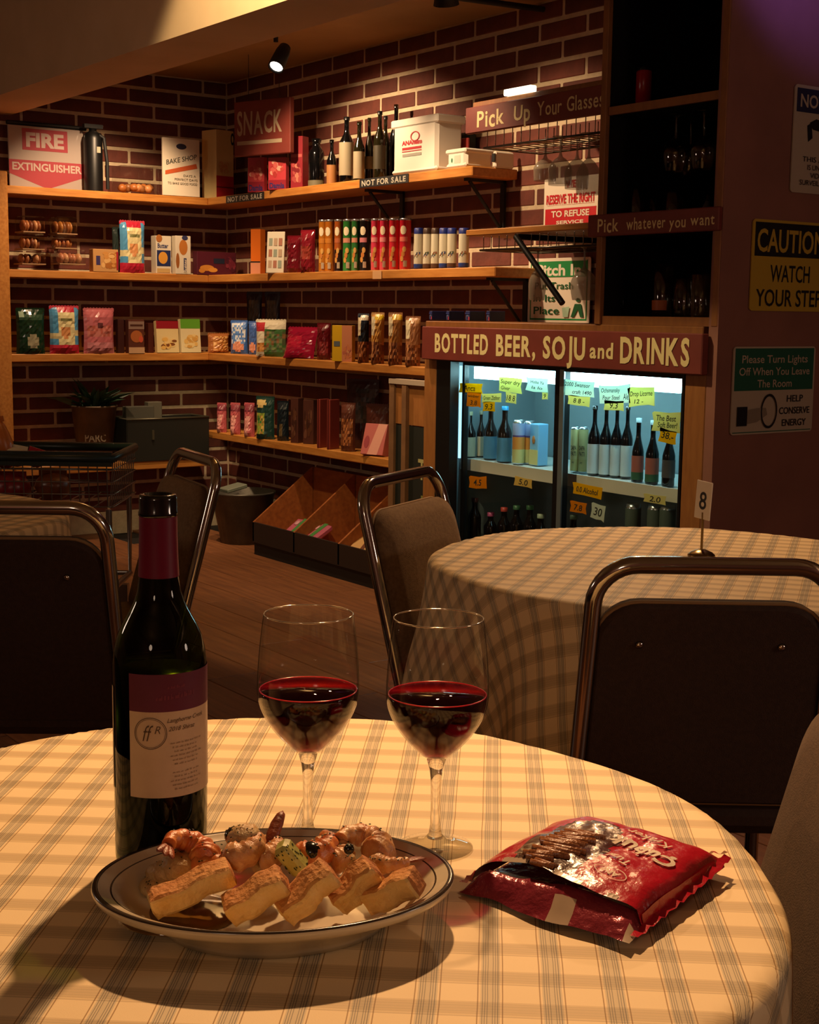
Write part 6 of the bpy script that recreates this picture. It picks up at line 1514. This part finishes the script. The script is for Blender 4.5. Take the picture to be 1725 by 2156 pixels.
N = 44; b = MB(); vs = []; 
def bx_(u): return BW_*u
def by_(v, u): return BD_*v+.006*math.sin(u*6)*(1-v)
for j in range(N+1):
    for i in range(N+1):
        u, v = i/N, j/N; vs.append((bx_(u), by_(v, u), bagz(u, v)))
fs = [(j*(N+1)+i, j*(N+1)+i+1, (j+1)*(N+1)+i+1, (j+1)*(N+1)+i) for j in range(N) for i in range(N)]
WU, WV = uvb(1200, 1778)
def isw(u, v): return abs((u-WU)/.205)**2.6+abs((v-WV)/.42)**2.6 < 1
for f in fs:
    cu = sum(vs[q][0] for q in f)/4/BW_; cv = sum(vs[q][1] for q in f)/4/BD_
    b.f.append(f); b.m.append(FILMD if isw(cu, cv) else FILM); b.sm.append(True)
b.v = vs; b.build('top_film', e)
b = MB(); n = 24; vs = []; fs = []
for j in range(n+1):
    for i in range(n+1):
        u, v = i/n, -.16+1.16*j/n
        if v < 0:
            q = (v+.16)/.16; q = q*q*(3-2*q); gap = .005*max(0, 1-((u-.36)/.22)**2); z = .0015+(bagz(u, 0)-.0045-gap-.0015)*q**.75+.0012*nzs(u, .5+v)
        else: z = .0015+(bagz(u, 0)-.006)*max(0, 1-v/.25)*(1-max(0, 1-((u-.36)/.25)**2)*.4)
        vs.append((BW_*(u*(1+.03*max(0, -v)*6)), BD_*v*(.72+.62*u if v < 0 else 1)+(.003*math.sin(u*9) if j == 0 else 0), max(.0008, z)))
fs = [(j*(n+1)+i, j*(n+1)+i+1, (j+1)*(n+1)+i+1, (j+1)*(n+1)+i) for j in range(n) for i in range(n)]
for f in fs:
    cu = vs[f[0]][0]/BW_; b.m.append((PALE if (.52 < cu < .66 or cu > .95) and f[0] < 2*(n+1) else INN) if True else INN); b.f.append(f); b.sm.append(True)
b.v = vs; b.build('bottom_film', e)
# seals : right side (u = 1) and back (v = 1), left side
def seal(name, A_, B_, outv, w_, zf, m_=FILM, n=40):
    b = MB(); vs = []; A_, B_, o_ = np.array(A_), np.array(B_), np.array(outv)
    for i in range(n+1):
        t = i/n; p = A_+(B_-A_)*t; z = zf(t)+.0012*math.sin(i*2.4)
        for k in (0, .5, 1): q = p+o_*w_*k; vs.append((q[0], q[1], max(.001, z*(1-.25*k)+.0008*math.sin(i*2.4+k))))
    b.add(vs, [(3*i+k, 3*i+3+k, 3*i+4+k, 3*i+1+k) for i in range(n) for k in (0, 1)], m_, True); return b.build(name, e)
seal('side_seal', (BW_, -.02), (BW_, BD_), (1, .02), .006, lambda t: .003+.002*math.sin(t*PI)+.010*t**4, n=26)
seal('side_seal', (0, -.005), (0, BD_), (-1, 0), .008, lambda t: .005+.004*math.sin(t*PI))
seal('back_seal', (0, BD_), (BW_, BD_), (0, 1), .008, lambda t: .005+.008*t**4)
# side walls at the seal edges so the bag is closed
b = MB(); vs = []
for i in range(31):
    t = i/30; vs += [(BW_+.0005, BD_*t, .001), (BW_*(1-.004), BD_*t, bagz(.996, t)+.001)]
b.add(vs, [(2*i, 2*i+2, 2*i+3, 2*i+1) for i in range(30)], FILM, True); b.build('side_film', e)
# torn pale edge of the top film
b = MB(); pts = []
for i in range(41):
    u = i/40; pts.append((bx_(u), by_(0, u)-.0005, bagz(u, 0)+.0002))
for i in range(40):
    if i in (7, 8, 9, 10, 11, 12, 20, 21, 22, 23, 24, 25, 26, 33, 34): 
        p, q = pts[i], pts[i+1]; b.poly([p, q, (q[0], q[1]+.005, bagz((i+1)/40, .03)+.0008), (p[0], p[1]+.004, bagz(i/40, .024)+.0008)], PALE)
b.build('torn_edge', e)
# printed words (reading from the far side of the table)
LTW = M('#dccdb8', .6, 0, .2)
def onbag(u0, v0, ang=0., dz=.0015):
    ca, sa = math.cos(ang+PI), math.sin(ang+PI)
    return lambda x, y: (lambda X, Y: (X, Y, bagz(X/BW_, Y/BD_)+dz))(u0*BW_+x*ca-y*sa, v0*BD_+x*sa+y*ca)
b = MB()
TA_ = -.20
b.text('Çubuk', onbag(*uvb(1352, 1786), TA_), .017, LTW, .062, .03); b.text('Kraker', onbag(*uvb(1368, 1763), TA_), .0115, LTW, .040, .01); b.text('Tuzlu', onbag(*uvb(1300, 1809), TA_), .0092, LTW, .026, .02); b.text('ANI', onbag(*uvb(1288, 1834), TA_), .0062, LTW, .016, .03)
f_ = onbag(*uvb(1288, 1834), TA_)
for t in range(28):
    q = [(math.cos(s_*PI/14), math.sin(s_*PI/14)) for s_ in (t, t+1)]
    b.poly([f_(q[0][0]*.0145, q[0][1]*.0078), f_(q[0][0]*.0137, q[0][1]*.0071), f_(q[1][0]*.0137, q[1][1]*.0071), f_(q[1][0]*.0145, q[1][1]*.0078)], LTW)
b.build('print', e)
PRZ = noisy('pretzel_brown', '#7a4420', '#b07038', 60, .35, .3, coat=.4)
b = MB(); b.tube([(-.022, 0, 0), (-.0215, 0, 0), (.0215, 0, 0), (.022, 0, 0)], [.0013, .0025, .0025, .0013], PRZ, 8); p0 = None
for i in range(26):
    t = i/25; v = WV-.30+.52*t; u = WU+R.uniform(-.05, .05)
    q = (u*BW_, v*BD_, bagz(u, v)-.0010+R.uniform(0, .0009)); sl = (bagz(u+.12, v)-bagz(u-.12, v))/(.24*BW_)
    ry = -math.atan(sl); rz_ = R.uniform(-.22, .22)+.15; scx = (.40+.38*math.sin(PI*(t*.8+.1)))*R.uniform(.8, 1.05)
    if p0 is None: p0 = b.build('pretzel_stick', e, q); p0.rotation_euler = (0, ry, rz_); p0.scale = (scx, 1, 1)
    else: inst('pretzel_stick', p0, e, q, (scx, 1, 1), (0, ry, rz_))
